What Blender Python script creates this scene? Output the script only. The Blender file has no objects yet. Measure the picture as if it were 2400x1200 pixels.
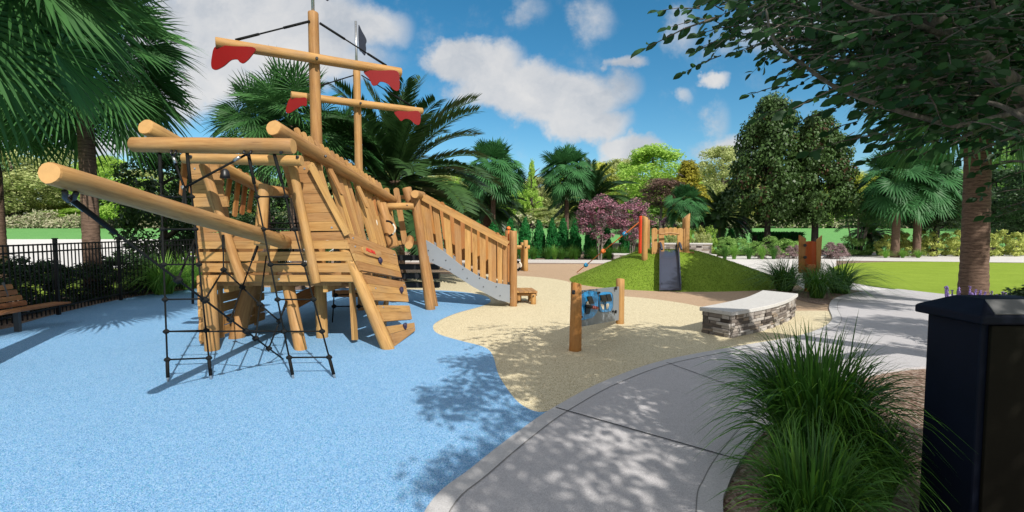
import bpy, math, random
import numpy as np
from mathutils import Vector, Matrix, noise as mnoise
random.seed(7); RNG = np.random.default_rng(7)
R = math.radians
scene = bpy.context.scene
COL = scene.collection
# ------------------------------------------------------------------ camera geometry
F = 1100.0; CH = 2.0; T = math.atan(60 / F)
def ray(px, py):
    cx = (px - 1200) / F; cy = -(py - 600) / F
    return Vector((cx, math.cos(T) + cy * math.sin(T), -math.sin(T) + cy * math.cos(T)))
def P(px, py, Y):
    d = ray(px, py); s = Y / d.y
    return Vector((d.x * s, Y, CH + d.z * s))
def G(px, py, z=0.0):
    d = ray(px, py); s = (z - CH) / d.z
    return Vector((d.x * s, d.y * s, z))
def PP(px, py, p0, n):
    d = ray(px, py); c = Vector((0, 0, CH))
    s = (p0 - c).dot(n) / d.dot(n)
    return c + d * s
# ------------------------------------------------------------------ objects
W = {}
def link(name, data, M=None, parent=None):
    o = bpy.data.objects.new(name, data); COL.objects.link(o)
    M = M if M is not None else Matrix.Identity(4)
    W[o.name] = M.copy()
    if parent is not None:
        o.parent = parent
        o.matrix_local = W[parent.name].inverted() @ M
    else:
        o.matrix_local = M
    return o
def tag(o, label=None, cat=None, group=None, kind=None):
    if label: o['label'] = label
    if cat: o['category'] = cat
    if group: o['group'] = group
    if kind: o['kind'] = kind
    return o
def thing(name, label, cat, loc, rz=0, group=None):
    M = Matrix.Translation(Vector(loc)) @ Matrix.Rotation(rz, 4, 'Z')
    return tag(link(name, None, M), label, cat, group)
def dup(root, loc, rz=None, scale=None, label=None, group=None):
    r = root.copy(); COL.objects.link(r)
    r.location = loc
    if rz is not None: r.rotation_euler = (0, 0, rz)
    if scale is not None: r.scale = scale if hasattr(scale, '__len__') else (scale,) * 3
    if label: r['label'] = label
    if group: r['group'] = group
    for ch in list(root.children):
        c = ch.copy(); COL.objects.link(c); c.parent = r
        for g in ch.children:
            d = g.copy(); COL.objects.link(d); d.parent = c
    return r
ORD = ['first','second','third','fourth','fifth','sixth','seventh','eighth','ninth','tenth','eleventh','twelfth','thirteenth','fourteenth','fifteenth','sixteenth','seventeenth','eighteenth','nineteenth','twentieth']
def mesh(name, v, f, mats=(), smooth=None, mi=None):
    m = bpy.data.meshes.new(name)
    m.from_pydata([tuple(p) for p in v], [], f)
    for mt in mats: m.materials.append(mt)
    if smooth is not None:
        if isinstance(smooth, bool): m.polygons.foreach_set('use_smooth', [smooth] * len(f))
        else: m.polygons.foreach_set('use_smooth', smooth)
    if mi is not None: m.polygons.foreach_set('material_index', mi)
    m.update(); return m
def npmesh(name, V, FA, mats=(), smooth=False, attr=None, mi=None):
    """V (n,3) float array, FA (m,k) int array"""
    m = bpy.data.meshes.new(name)
    n = len(V); k = FA.shape[1]; q = len(FA)
    m.vertices.add(n); m.vertices.foreach_set('co', np.ascontiguousarray(V, dtype=np.float32).ravel())
    m.loops.add(q * k); m.loops.foreach_set('vertex_index', np.ascontiguousarray(FA, dtype=np.int32).ravel())
    m.polygons.add(q)
    m.polygons.foreach_set('loop_start', np.arange(0, q * k, k, dtype=np.int32))
    m.polygons.foreach_set('loop_total', np.full(q, k, dtype=np.int32))
    for mt in mats: m.materials.append(mt)
    if mi is not None: m.polygons.foreach_set('material_index', np.ascontiguousarray(mi, dtype=np.int32))
    m.update(calc_edges=True); m.validate()
    if smooth: m.polygons.foreach_set('use_smooth', np.ones(len(m.polygons), dtype=bool))
    if attr is not None:
        a = m.attributes.new('tone', 'FLOAT', 'POINT'); a.data.foreach_set('value', np.ascontiguousarray(attr, dtype=np.float32))
    return m
# ------------------------------------------------------------------ materials
def newmat(name):
    m = bpy.data.materials.new(name); m.use_nodes = True
    nt = m.node_tree; nt.nodes.clear()
    return m, nt
class NT:
    def __init__(s, nt): s.nt = nt
    def n(s, t, **kw):
        nd = s.nt.nodes.new(t)
        for k, v in kw.items():
            if hasattr(nd, k) and k not in nd.inputs.keys(): setattr(nd, k, v)
            else: nd.inputs[k].default_value = v
        return nd
    def l(s, a, b): s.nt.links.new(a, b)
    def math(s, op, a, b=None, c=None, clamp=False):
        nd = s.nt.nodes.new('ShaderNodeMath'); nd.operation = op; nd.use_clamp = clamp
        for i, x in enumerate((a, b, c)):
            if x is None: continue
            if isinstance(x, (int, float)): nd.inputs[i].default_value = x
            else: s.l(x, nd.inputs[i])
        return nd.outputs[0]
    def ramp(s, fac, stops, interp='LINEAR'):
        nd = s.nt.nodes.new('ShaderNodeValToRGB'); cr = nd.color_ramp; cr.interpolation = interp
        while len(cr.elements) < len(stops): cr.elements.new(0.5)
        for e, (p, c) in zip(cr.elements, stops):
            e.position = p; e.color = tuple(c) + (1,) if len(c) == 3 else c
        s.l(fac, nd.inputs[0]); return nd.outputs[0]
    def mix(s, fac, a, b, mode='MIX'):
        nd = s.nt.nodes.new('ShaderNodeMix'); nd.data_type = 'RGBA'; nd.blend_type = mode
        for sock, x in ((nd.inputs[0], fac), (nd.inputs[6], a), (nd.inputs[7], b)):
            if isinstance(x, (int, float)): sock.default_value = x
            elif isinstance(x, tuple): sock.default_value = x + (1,) if len(x) == 3 else x
            else: s.l(x, sock)
        return nd.outputs[2]
    def coord(s, kind='Object', scale=(1, 1, 1)):
        tc = s.nt.nodes.new('ShaderNodeTexCoord'); mp = s.nt.nodes.new('ShaderNodeMapping')
        mp.inputs['Scale'].default_value = scale; s.l(tc.outputs[kind], mp.inputs[0]); return mp.outputs[0]
    def noise(s, vec, scale, detail=3, rough=.55, out='Fac'):
        nd = s.n('ShaderNodeTexNoise'); nd.inputs['Scale'].default_value = scale
        nd.inputs['Detail'].default_value = detail; nd.inputs['Roughness'].default_value = rough
        s.l(vec, nd.inputs['Vector']); return nd.outputs[out]
    def finish(s, col, rough=.6, bump=None, bstr=.3, bdist=.01, spec=.4, metal=0, trans=0, tcol=None):
        b = s.n('ShaderNodeBsdfPrincipled'); b.inputs['Metallic'].default_value = metal
        b.inputs['Specular IOR Level'].default_value = spec
        if isinstance(col, tuple): b.inputs['Base Color'].default_value = col + (1,)
        else: s.l(col, b.inputs['Base Color'])
        if isinstance(rough, (int, float)): b.inputs['Roughness'].default_value = rough
        else: s.l(rough, b.inputs['Roughness'])
        if bump is not None:
            bp = s.n('ShaderNodeBump'); bp.inputs['Strength'].default_value = bstr; bp.inputs['Distance'].default_value = bdist
            s.l(bump, bp.inputs['Height']); s.l(bp.outputs[0], b.inputs['Normal'])
        out = s.n('ShaderNodeOutputMaterial'); sh = b.outputs[0]
        if trans:
            t = s.n('ShaderNodeBsdfTranslucent')
            tc = tcol if tcol is not None else col
            if isinstance(tc, tuple): t.inputs[0].default_value = tc + (1,)
            else: s.l(tc, t.inputs[0])
            mx = s.n('ShaderNodeMixShader'); mx.inputs[0].default_value = trans
            s.l(sh, mx.inputs[1]); s.l(t.outputs[0], mx.inputs[2]); sh = mx.outputs[0]
        s.l(sh, out.inputs[0])
def m_wood(name, dark, light, sat=1.0, rough=.55):
    m, nt = newmat(name); s = NT(nt)
    oi = s.n('ShaderNodeObjectInfo')
    tc = s.n('ShaderNodeTexCoord')
    add = s.n('ShaderNodeVectorMath', operation='ADD'); s.l(tc.outputs['Object'], add.inputs[0])
    mul = s.n('ShaderNodeVectorMath', operation='SCALE'); mul.inputs[0].default_value = (31, 17, 53)
    s.l(oi.outputs['Random'], mul.inputs['Scale']); s.l(mul.outputs[0], add.inputs[1])
    mp = s.n('ShaderNodeMapping'); mp.inputs['Scale'].default_value = (1, 1, .07); s.l(add.outputs[0], mp.inputs[0])
    mp2 = s.n('ShaderNodeMapping'); mp2.inputs['Scale'].default_value = (1, 1, .22); s.l(add.outputs[0], mp2.inputs[0])
    a = s.noise(mp.outputs[0], 26, 4, .6); b = s.noise(mp.outputs[0], 110, 2, .5); c = s.noise(mp2.outputs[0], 5, 3, .6)
    f = s.math('ADD', s.math('MULTIPLY', a, .55), s.math('ADD', s.math('MULTIPLY', b, .2), s.math('MULTIPLY', c, .35)))
    col = s.ramp(f, [(.38, dark), (.52, tuple((x + y) / 2 for x, y in zip(dark, light))), (.68, light)])
    hs = s.n('ShaderNodeHueSaturation'); s.l(col, hs.inputs['Color'])
    s.l(s.math('ADD', .82, s.math('MULTIPLY', oi.outputs['Random'], .3)), hs.inputs['Value'])
    s.l(s.math('ADD', .492, s.math('MULTIPLY', oi.outputs['Random'], .012)), hs.inputs['Hue'])
    mp3 = s.n('ShaderNodeMapping'); mp3.inputs['Scale'].default_value = (1, 1, .03); s.l(add.outputs[0], mp3.inputs[0])
    ck = s.noise(mp3.outputs[0], 34, 3, .6); ckm = s.ramp(ck, [(.30, (1, 1, 1)), (.345, (0, 0, 0))])
    gw = s.noise(add.outputs[0], 1.7, 4, .6); gwm = s.ramp(gw, [(.45, (0, 0, 0)), (.75, (1, 1, 1))])
    # knots
    v = s.n('ShaderNodeTexVoronoi'); v.inputs['Scale'].default_value = 3.2; s.l(mp2.outputs[0], v.inputs['Vector'])
    k = s.ramp(v.outputs['Distance'], [(0.0, (1, 1, 1)), (.045, (.6, .6, .6)), (.075, (0, 0, 0))])
    col2 = s.mix(s.math('MULTIPLY', k, .55), hs.outputs[0], (dark[0] * .35, dark[1] * .3, dark[2] * .3))
    col2 = s.mix(s.math('MULTIPLY', gwm, .35), col2, (dark[0] * .95, dark[0] * .68, dark[0] * .42))
    col2 = s.mix(s.math('MULTIPLY', ckm, .6), col2, (dark[0] * .28, dark[1] * .25, dark[2] * .25))
    s.finish(col2, .62, s.math('SUBTRACT', f, s.math('MULTIPLY', ckm, .5)), .5, .005, .25)
    return m
def m_plain(name, col, rough=.5, metal=0, spec=.5, var=.12, scale=8, bump=.0, fine=120):
    m, nt = newmat(name); s = NT(nt); c = s.coord('Object')
    n = s.noise(c, scale, 4); n2 = s.noise(c, fine, 2)
    f = s.math('ADD', s.math('MULTIPLY', n, .7), s.math('MULTIPLY', n2, .3))
    cc = s.ramp(f, [(.3, tuple(x * (1 - var) for x in col)), (.7, tuple(min(1, x * (1 + var)) for x in col))])
    s.finish(cc, rough, n2 if bump else None, bump, .003, spec, metal)
    return m
def m_speck(name, cols, scale=170, big=.12, bump=.35, rough=.85):
    """cols: list of (weight, colour) granules"""
    m, nt = newmat(name); s = NT(nt); c = s.coord('Object')
    v = s.n('ShaderNodeTexVoronoi'); v.inputs['Scale'].default_value = scale; s.l(c, v.inputs['Vector'])
    v.inputs['Randomness'].default_value = 1
    sep = s.n('ShaderNodeSeparateColor'); s.l(v.outputs['Color'], sep.inputs[0])
    st = []; t = 0; tot = sum(w for w, _ in cols)
    for w, cl in cols: st.append((t / tot, cl)); t += w
    col = s.ramp(sep.outputs[0], st, 'CONSTANT')
    n = s.noise(c, .9, 4); n2 = s.noise(c, 14, 3)
    g = s.math('ADD', 1 - big, s.math('MULTIPLY', s.math('ADD', n, n2), big))
    cm = s.n('ShaderNodeCombineColor')
    for i in range(3): s.l(g, cm.inputs[i])
    col = s.mix(1, col, cm.outputs[0], 'MULTIPLY')
    s.finish(col, rough, v.outputs['Distance'], bump, .003, .25)
    return m
def m_leaf(name, dark, light, trans=.3, rough=.5, spec=.35, scale=1.3, accent=None):
    m, nt = newmat(name); s = NT(nt); c = s.coord('Object')
    at = s.n('ShaderNodeAttribute'); at.attribute_name = 'tone'
    n = s.noise(c, scale, 3)
    f = s.math('ADD', s.math('MULTIPLY', at.outputs['Fac'], .65), s.math('MULTIPLY', n, .45))
    st = [(.15, dark), (.8, light)]
    col = s.ramp(f, st)
    if accent:
        w = s.math('GREATER_THAN', at.outputs['Fac'], accent[0]); col = s.mix(w, col, accent[1])
    oi = s.n('ShaderNodeObjectInfo'); hs = s.n('ShaderNodeHueSaturation'); s.l(col, hs.inputs['Color'])
    s.l(s.math('ADD', .9, s.math('MULTIPLY', oi.outputs['Random'], .2)), hs.inputs['Value'])
    s.finish(hs.outputs[0], rough, None, 0, 0, spec, 0, trans)
    return m
def m_bark(name, dark, light, ring=0, scale=6):
    m, nt = newmat(name); s = NT(nt); tc = s.coord('Object')
    if ring:
        mp = s.coord('Object', (1.0, 1.0, ring * 1.6)); n = s.noise(mp, 5, 6, .75)
        sx = s.n('ShaderNodeSeparateXYZ'); s.l(tc, sx.inputs[0])
        w = s.math('SINE', s.math('ADD', s.math('MULTIPLY', sx.outputs[2], 62), s.math('MULTIPLY', s.noise(tc, 6, 3), 9)))
        f = s.math('ADD', s.math('MULTIPLY', n, .95), s.math('MULTIPLY', w, .035))
    else:
        mp = s.coord('Object', (1, 1, .3)); f = s.noise(mp, scale, 5, .7)
    col = s.ramp(f, [(.35, dark), (.65, light)])
    s.finish(col, .85, f, .8, .02, .2)
    return m
WOOD = m_wood('pine_wood', (.29, .14, .042), (.53, .305, .11))
WOODB = m_wood('board_wood', (.32, .158, .048), (.525, .30, .11))
WOODR = m_wood('amber_wood', (.33, .13, .034), (.48, .22, .065))
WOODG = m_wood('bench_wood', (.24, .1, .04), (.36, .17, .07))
ENDW = m_plain('end_grain', (.55, .31, .115), .7, var=.12, scale=12)
ROPE = m_plain('black_rope', (.006, .007, .007), .75, spec=.2)
STEEL = m_plain('galvanised_steel', (.42, .43, .44), .35, metal=.8, var=.25, scale=30)
PANELG = m_plain('grey_panel', (.19, .225, .255), .45, var=.06, scale=3)
GREYP = m_plain('grey_board', (.25, .275, .305), .4, var=.05, scale=3)
BOLT = m_plain('dark_bolt', (.012, .012, .014), .4)
SCREW = m_plain('screw', (.05, .035, .02), .6)
ZINC = m_plain('zinc_bolt', (.42, .47, .52), .35, metal=.6)
RED = m_plain('red_panel', (.23, .004, .004), .45, var=.1, scale=2)
NAVY = m_plain('navy_panel', (.012, .018, .035), .45)
HOLD = m_plain('purple_hold', (.025, .02, .055), .45, var=.3, scale=40)
WHITER = m_plain('white_hose', (.65, .6, .5), .5)
BLUEP = m_plain('blue_panel', (.015, .27, .60), .4, var=.08, scale=4)
ORANGE = m_plain('orange_paint', (.50, .10, .018), .45, var=.1, scale=3)
ORANGER = m_plain('orange_rope', (.75, .17, .03), .6)
TEAL = m_plain('teal_disc', (.02, .22, .42), .4)
CHUTE = m_plain('slate_plastic', (.036, .044, .07), .4, var=.08, scale=3)
FENCEM = m_plain('black_fence', (.008, .008, .009), .5, spec=.4)
BINN = m_plain('navy_bin', (.004, .007, .018), .6, var=.25, scale=3, spec=.15)
BINB = m_plain('brown_bin', (.009, .008, .005), .7, var=.25, scale=3, spec=.12)
BINP = m_plain('grey_plate', (.16, .16, .16), .5)
BLUE = m_speck('blue_rubber', [(50, (.175, .37, .62)), (22, (.37, .55, .73)), (18, (.075, .225, .48)), (6, (.025, .12, .26)), (4, (.03, .35, .40))], 185)
BEIGE = m_speck('beige_rubber', [(45, (.60, .52, .34)), (27, (.76, .69, .50)), (20, (.43, .36, .21)), (8, (.2, .15, .08))], 130)
TAN = m_speck('tan_rubber', [(50, (.43, .30, .19)), (25, (.52, .38, .26)), (20, (.33, .22, .14)), (5, (.16, .1, .07))], 120)
CONC = m_speck('brushed_concrete', [(60, (.46, .445, .455)), (25, (.54, .53, .535)), (15, (.36, .35, .36))], 190, .14, .5, .8)
CONCB = m_speck('smooth_concrete', [(60, (.48, .47, .47)), (30, (.53, .52, .52)), (10, (.42, .415, .415))], 120, .14, .15, .75)
CAPS = m_speck('coping_stone', [(60, (.52, .51, .49)), (30, (.60, .59, .57)), (10, (.43, .42, .41))], 90, .1, .2, .75)
PAVE = m_speck('pale_paving', [(60, (.60, .58, .56)), (30, (.66, .64, .62)), (10, (.52, .50, .48))], 20, .1, .1, .8)
JOINT = m_plain('joint', (.03, .03, .032), .9)
JOINTL = m_plain('edging_joint', (.20, .195, .19), .9)
MULCH = m_speck('gravel_mulch', [(40, (.20, .135, .10)), (30, (.30, .22, .17)), (20, (.12, .07, .05)), (10, (.38, .31, .26))], 38, .2, 1.0)
# ------------------------------------------------------------------ builders
def frm(A, B, n=None):
    z = (B - A).normalized()
    n = Vector(n) if n is not None else (Vector((0, -1, 0)) if abs(z.y) < .9 else Vector((0, 0, 1)))
    y = (n - z * n.dot(z)).normalized(); x = y.cross(z)
    M = Matrix((x, y, z)).transposed().to_4x4(); M.translation = A
    return M
SEED = [0]
def log(name, A, B, r0, r1=None, mat=None, parent=None, seg=16, bow=.0, jit=.045, bolts=(), cut0=None, cut1=None):
    """round log, local z along its length; cut = slope of an end cut (dx,dy)"""
    A, B = Vector(A), Vector(B); r1 = r0 if r1 is None else r1; mat = mat or WOOD
    M = frm(A, B); L = (B - A).length; SEED[0] += 1; sd = SEED[0] * 3.71
    nr = max(3, int(L / .22) + 1); v = []; f = []; sm = []; mi = []
    rows = [(0, .92, 0)] + [(i / nr, 1, 1) for i in range(nr + 1)] + [(1, .92, 2)]
    for k, (t, sc, e) in enumerate(rows):
        tt = t
        if k == 1: tt = min(.012 / L, .1)
        if k == len(rows) - 2: tt = 1 - min(.012 / L, .1)
        r = (r0 + (r1 - r0) * tt) * sc
        for j in range(seg):
            a = 2 * math.pi * j / seg
            dr = 1 + jit * (mnoise.noise(Vector((math.cos(a) * 1.3 + sd, math.sin(a) * 1.3, tt * L * 1.1 + sd)))) * 2
            x = math.cos(a) * r * dr; y = math.sin(a) * r * dr
            z = tt * L
            if cut0 and k <= 1: z += x * cut0[0] + y * cut0[1]
            if cut1 and k >= len(rows) - 2: z += x * cut1[0] + y * cut1[1]
            bx = bow * math.sin(math.pi * tt)
            v.append((x, y + bx, z))
    for k in range(len(rows) - 1):
        for j in range(seg):
            a = k * seg + j; b = k * seg + (j + 1) % seg
            f.append((a, b, b + seg, a + seg)); sm.append(0 < k < len(rows) - 2); mi.append(0)
    f.append(tuple(range(seg))[::-1]); sm.append(False); mi.append(1)
    o = (len(rows) - 1) * seg
    f.append(tuple(range(o, o + seg))); sm.append(False); mi.append(1)
    m = mesh(name, v, f, (mat, ENDW if mat is WOOD else mat), sm, mi)
    return link(name, m, M, parent)
def rounded_outline(w, L, a0, a1):
    h = w / 2; pts = []
    def arc(cz, sgn, kind):
        if kind == 'r': return [(-sgn * h * math.cos(t), cz + sgn * h * .8 * math.sin(t)) for t in [math.pi * i / 7 for i in range(8)]]
        if kind == 'c': c = h * .35; return [(-sgn * h, cz - 0 * sgn), (-sgn * (h - c), cz + sgn * c), (sgn * (h - c), cz + sgn * c), (sgn * h, cz)]
        return [(-sgn * h, cz), (sgn * h, cz)]
    off1 = h * .8 if a1 == 'r' else (h * .35 if a1 == 'c' else 0); off0 = h * .8 if a0 == 'r' else (h * .35 if a0 == 'c' else 0)
    pts += arc(L - off1, 1, a1); pts += arc(off0, -1, a0)
    return pts
def extrude(name, pts, t, mat, M, parent, screws=(), bev=.006, mats=None, zinc=()):
    """pts in local (x,z), extruded along local y from -t/2 to t/2"""
    n = len(pts)
    v = [(x, -t / 2, z) for x, z in pts] + [(x, t / 2, z) for x, z in pts]
    area = sum(pts[i][0] * pts[(i + 1) % n][1] - pts[(i + 1) % n][0] * pts[i][1] for i in range(n))
    fa = tuple(range(n)); fb = tuple(range(n, 2 * n))
    if area > 0: f = [fa, fb[::-1]] + [(i, i + n, (i + 1) % n + n, (i + 1) % n) for i in range(n)]
    else: f = [fa[::-1], fb] + [(i, (i + 1) % n, (i + 1) % n + n, i + n) for i in range(n)]
    mi = [0] * len(f)
    for lst, rr, k in ((screws, .0045, 1), (zinc, .016, 2)):
        for (x, z) in lst:
            for sy in ((1,) if k == 2 else (1, -1)):
                b = len(v); g = 6 if k == 1 else 10; y = sy * (t / 2 + (.002 if k == 1 else .010))
                v += [(x + rr * math.cos(2 * math.pi * i / g), y, z + rr * math.sin(2 * math.pi * i / g)) for i in range(g)]
                v += [(x + rr * math.cos(2 * math.pi * i / g), sy * (t / 2 - .001), z + rr * math.sin(2 * math.pi * i / g)) for i in range(g)]
                f.append(tuple(range(b, b + g))); mi.append(k)
                for i in range(g): f.append((b + i, b + (i + 1) % g, b + (i + 1) % g + g, b + i + g)); mi.append(k)
    m = mesh(name, v, f, mats or (mat, SCREW, ZINC), False, mi)
    o = link(name, m, M, parent)
    if bev and not screws and not zinc:
        md = o.modifiers.new('bevel', 'BEVEL'); md.width = bev; md.segments = 2; md.limit_method = 'ANGLE'; md.angle_limit = R(50)
    return o
def board(name, A, B, w, t, n, mat=None, parent=None, e0='s', e1='s', screws=True, zinc=()):
    A, B = Vector(A), Vector(B); M = frm(A, B, n); L = (B - A).length
    sc = [(sx * w * .28, z) for z in ((.04, L - .04) if screws else ()) for sx in (-1, 1)]
    if e0 == 'r' or e1 == 'r': sc = [(sx * w * .25, z) for z in ((.11, L - .11) if screws else ()) for sx in (-1, 1)]
    return extrude(name, rounded_outline(w, L, e0, e1), t, mat or WOODB, M, parent, sc, zinc=zinc)
def panel(name, pts, n, t, mat=None, parent=None, screws=0, bev=.005, grain=None, zinc=(), mats=None):
    """flat polygon through world points, grain along the first edge; t thickness behind the face"""
    pts = [Vector(p) for p in pts]; g = grain or (pts[1] - pts[0])
    A = pts[0]; M = frm(A, A + g.normalized(), n); Mi = M.inverted()
    lp = [Mi @ p for p in pts]; l2 = [(p.x, p.z) for p in lp]
    yoff = -t / 2
    M2 = M @ Matrix.Translation((0, yoff, 0))
    sc = []
    if screws:
        cx = sum(p[0] for p in l2) / len(l2); cz = sum(p[1] for p in l2) / len(l2)
        for x, z in l2:
            sc.append((cx + (x - cx) * .62, z + (.045 if z < cz else -.045)))
    zz = [((Mi @ Vector(p)).x, (Mi @ Vector(p)).z) for p in zinc]
    return extrude(name, l2, t, mat or WOODB, M2, parent, sc, bev, mats, zz)
def tube(v, f, pts, r, seg=7, taper=None, caps=True):
    """adds a tube along pts to v,f lists"""
    pts = [Vector(p) for p in pts]; b0 = len(v); n = len(pts)
    for i, p in enumerate(pts):
        d = (pts[min(i + 1, n - 1)] - pts[max(i - 1, 0)]).normalized()
        u = Vector((0, 0, 1)) if abs(d.z) < .9 else Vector((1, 0, 0))
        x = d.cross(u).normalized(); y = d.cross(x)
        rr = r if taper is None else r + (taper - r) * i / (n - 1)
        if isinstance(r, (list, tuple)): rr = r[i]
        for j in range(seg):
            a = 2 * math.pi * j / seg; q = p + x * (math.cos(a) * rr) + y * (math.sin(a) * rr); v.append(tuple(q))
    for i in range(n - 1):
        for j in range(seg):
            a = b0 + i * seg + j; b = b0 + i * seg + (j + 1) % seg; f.append((a, b, b + seg, a + seg))
    if caps:
        f.append(tuple(range(b0, b0 + seg))[::-1]); f.append(tuple(range(b0 + (n - 1) * seg, b0 + n * seg)))
def tubes(name, lines, r, mat, parent=None, seg=7, M=None):
    v = []; f = []
    o = Vector(lines[0][0]); 
    for ln in lines: tube(v, f, [Vector(p) - o for p in ln], r, seg)
    return link(name, mesh(name, v, f, (mat,), True), Matrix.Translation(o), parent)
def ball(v, f, c, rx, ry, rz, seg=10, rings=7, A=None):
    b = len(v); c = Vector(c); A = A or Matrix.Identity(3)
    for i in range(rings + 1):
        th = math.pi * i / rings
        for j in range(seg):
            a = 2 * math.pi * j / seg
            v.append(tuple(c + A @ Vector((rx * math.sin(th) * math.cos(a), ry * math.sin(th) * math.sin(a), rz * math.cos(th)))))
    for i in range(rings):
        for j in range(seg):
            p = b + i * seg + j; q = b + i * seg + (j + 1) % seg; f.append((p, p + seg, q + seg, q))
def blob(name, c, rx, ry, rz, mat, parent=None, seg=10, rings=7, A=None):
    v = []; f = []; ball(v, f, (0, 0, 0), rx, ry, rz, seg, rings, A)
    return link(name, mesh(name, v, f, (mat,), True), Matrix.Translation(Vector(c)), parent)
def knob(c, r=.045, parent=None):   # rope net connector: ball with a flange
    v = []; f = []; ball(v, f, (0, 0, 0), r * 1.25, r * .8, r * .8); ball(v, f, (0, 0, 0), r * .6, r * 1.0, r * 1.05)
    return link('rope_connector', mesh('rope_connector', v, f, (ROPE,), True), Matrix.Translation(Vector(c)), parent)
def box(v, f, c, s, A=None):
    b = len(v); A = A or Matrix.Identity(3); c = Vector(c)
    for x in (-.5, .5):
        for y in (-.5, .5):
            for z in (-.5, .5): v.append(tuple(c + A @ Vector((x * s[0], y * s[1], z * s[2]))))
    for q in ((0, 1, 3, 2), (4, 6, 7, 5), (0, 4, 5, 1), (2, 3, 7, 6), (0, 2, 6, 4), (1, 5, 7, 3)): f.append(tuple(b + i for i in q))
def boxes(name, lst, mat, parent=None, bev=.004, M=None):
    v = []; f = []
    for c, s in lst: box(v, f, c, s)
    o = link(name, mesh(name, v, f, (mat,), False), M, parent)
    if bev:
        md = o.modifiers.new('bevel', 'BEVEL'); md.width = bev; md.segments = 2
    return o
def catmull(pts, n=8, closed=False):
    pts = [Vector(p) for p in pts]; out = []; m = len(pts)
    rng = range(m if closed else m - 1)
    for i in rng:
        g = lambda k: pts[k % m] if closed else pts[max(0, min(m - 1, k))]
        p0, p1, p2, p3 = g(i - 1), g(i), g(i + 1), g(i + 2)
        for j in range(n):
            t = j / n
            out.append(.5 * ((2 * p1) + (p2 - p0) * t + (2 * p0 - 5 * p1 + 4 * p2 - p3) * t * t + (3 * p1 - p0 - 3 * p2 + p3) * t ** 3))
    if not closed: out.append(pts[-1])
    return out
def sheet(name, pts, z, mat, kind='structure', thick=0):
    v = [(p[0], p[1], z) for p in pts]; n = len(v)
    from mathutils.geometry import tessellate_polygon
    tris = tessellate_polygon([[Vector(p) for p in v]])
    f = []
    for t in tris:
        a, b, c = [Vector(v[i]) for i in t]
        f.append(tuple(t) if (b - a).cross(c - a).z > 0 else tuple(t)[::-1])
    if thick:
        v += [(p[0], p[1], z - thick) for p in pts]
        for i in range(n): f.append((i, i + n, (i + 1) % n + n, (i + 1) % n))
    o = link(name, mesh(name, v, f, (mat,), False)); tag(o, kind=kind); return o
def strip(name, pts, w0, w1, z, mat):
    """ribbon along pts from offset w0 to w1 (to the right of travel)"""
    v = []; f = []; n = len(pts)
    for i, p in enumerate(pts):
        d = (Vector(pts[min(i + 1, n - 1)]) - Vector(pts[max(i - 1, 0)])); d.z = 0; d.normalize(); r = Vector((d.y, -d.x, 0))
        for w in (w0, w1): q = Vector(p) + r * w; v.append((q.x, q.y, z))
    for i in range(n - 1): f.append((2 * i, 2 * i + 1, 2 * i + 3, 2 * i + 2))
    o = link(name, mesh(name, v, f, (mat,), False)); tag(o, kind='structure'); return o
# ------------------------------------------------------------------ foliage (numpy)
def unit(a): return a / (np.linalg.norm(a, axis=1, keepdims=True) + 1e-9)
def kites(C, D, N, L, Wd, fold=.0, droop=.0):
    """leaf kites: base C, direction D, normal N; returns V,F (quads)"""
    n = len(C); D = unit(D); S = unit(np.cross(D, N)); N2 = np.cross(S, D)
    L = np.broadcast_to(L, (n,))[:, None]; Wd = np.broadcast_to(Wd, (n,))[:, None]
    a = C; m = C + D * L * .45; b = C + D * L - N2 * L * droop
    l = m + S * Wd * .5 + N2 * fold * Wd; r = m - S * Wd * .5 + N2 * fold * Wd
    V = np.stack([a, r, b, l], 1).reshape(-1, 3)
    Fq = np.arange(4 * n).reshape(n, 4)
    return V, Fq
def oval_leaves(C, D, N, L, Wd):
    n = len(C); D = unit(D); S = unit(np.cross(D, N)); N2 = np.cross(S, D)
    L = np.broadcast_to(L, (n,))[:, None]; Wd = np.broadcast_to(Wd, (n,))[:, None]
    prof = [(0, 0, 0), (.25, .38, .05), (.55, .5, .06), (.82, .3, .02), (1, 0, -.08), (.82, -.3, .02), (.55, -.5, .06), (.25, -.38, .05)]
    V = np.stack([C + D * L * t + S * Wd * s + N2 * L * h for t, s, h in prof], 1).reshape(-1, 3)
    return V, np.arange(8 * n).reshape(n, 8)
RP = [.4]
def crown_points(n, env, clumps, rng, spread=.22, flat=.7, asp=1.0):
    """clump centres inside envelope; leaves scattered on clump shells. env(u)-> radius at height u in 0..1"""
    cc = []; k = 0
    while len(cc) < clumps:
        u = rng.random(); a = rng.random() * 2 * math.pi; rr = env(u) * (rng.random() ** RP[0])
        cc.append((rr * math.cos(a), rr * math.sin(a), u)); 
    cc = np.array(cc); cs = spread * (.6 + .8 * rng.random(clumps)); ct = rng.random(clumps)
    i = rng.integers(0, clumps, n)
    d = unit(rng.normal(size=(n, 3))); rad = cs[i] * (.55 + .5 * rng.random(n) ** .5)
    p = cc[i] + d * rad[:, None] * np.array([1, 1, flat / asp])
    nrm = unit(d * .8 + rng.normal(size=(n, 3)) * .45 + np.array([0, 0, .35]))
    tone = np.clip(ct[i] * .55 + rng.random(n) * .45, 0, 1)
    return p, nrm, tone
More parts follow.
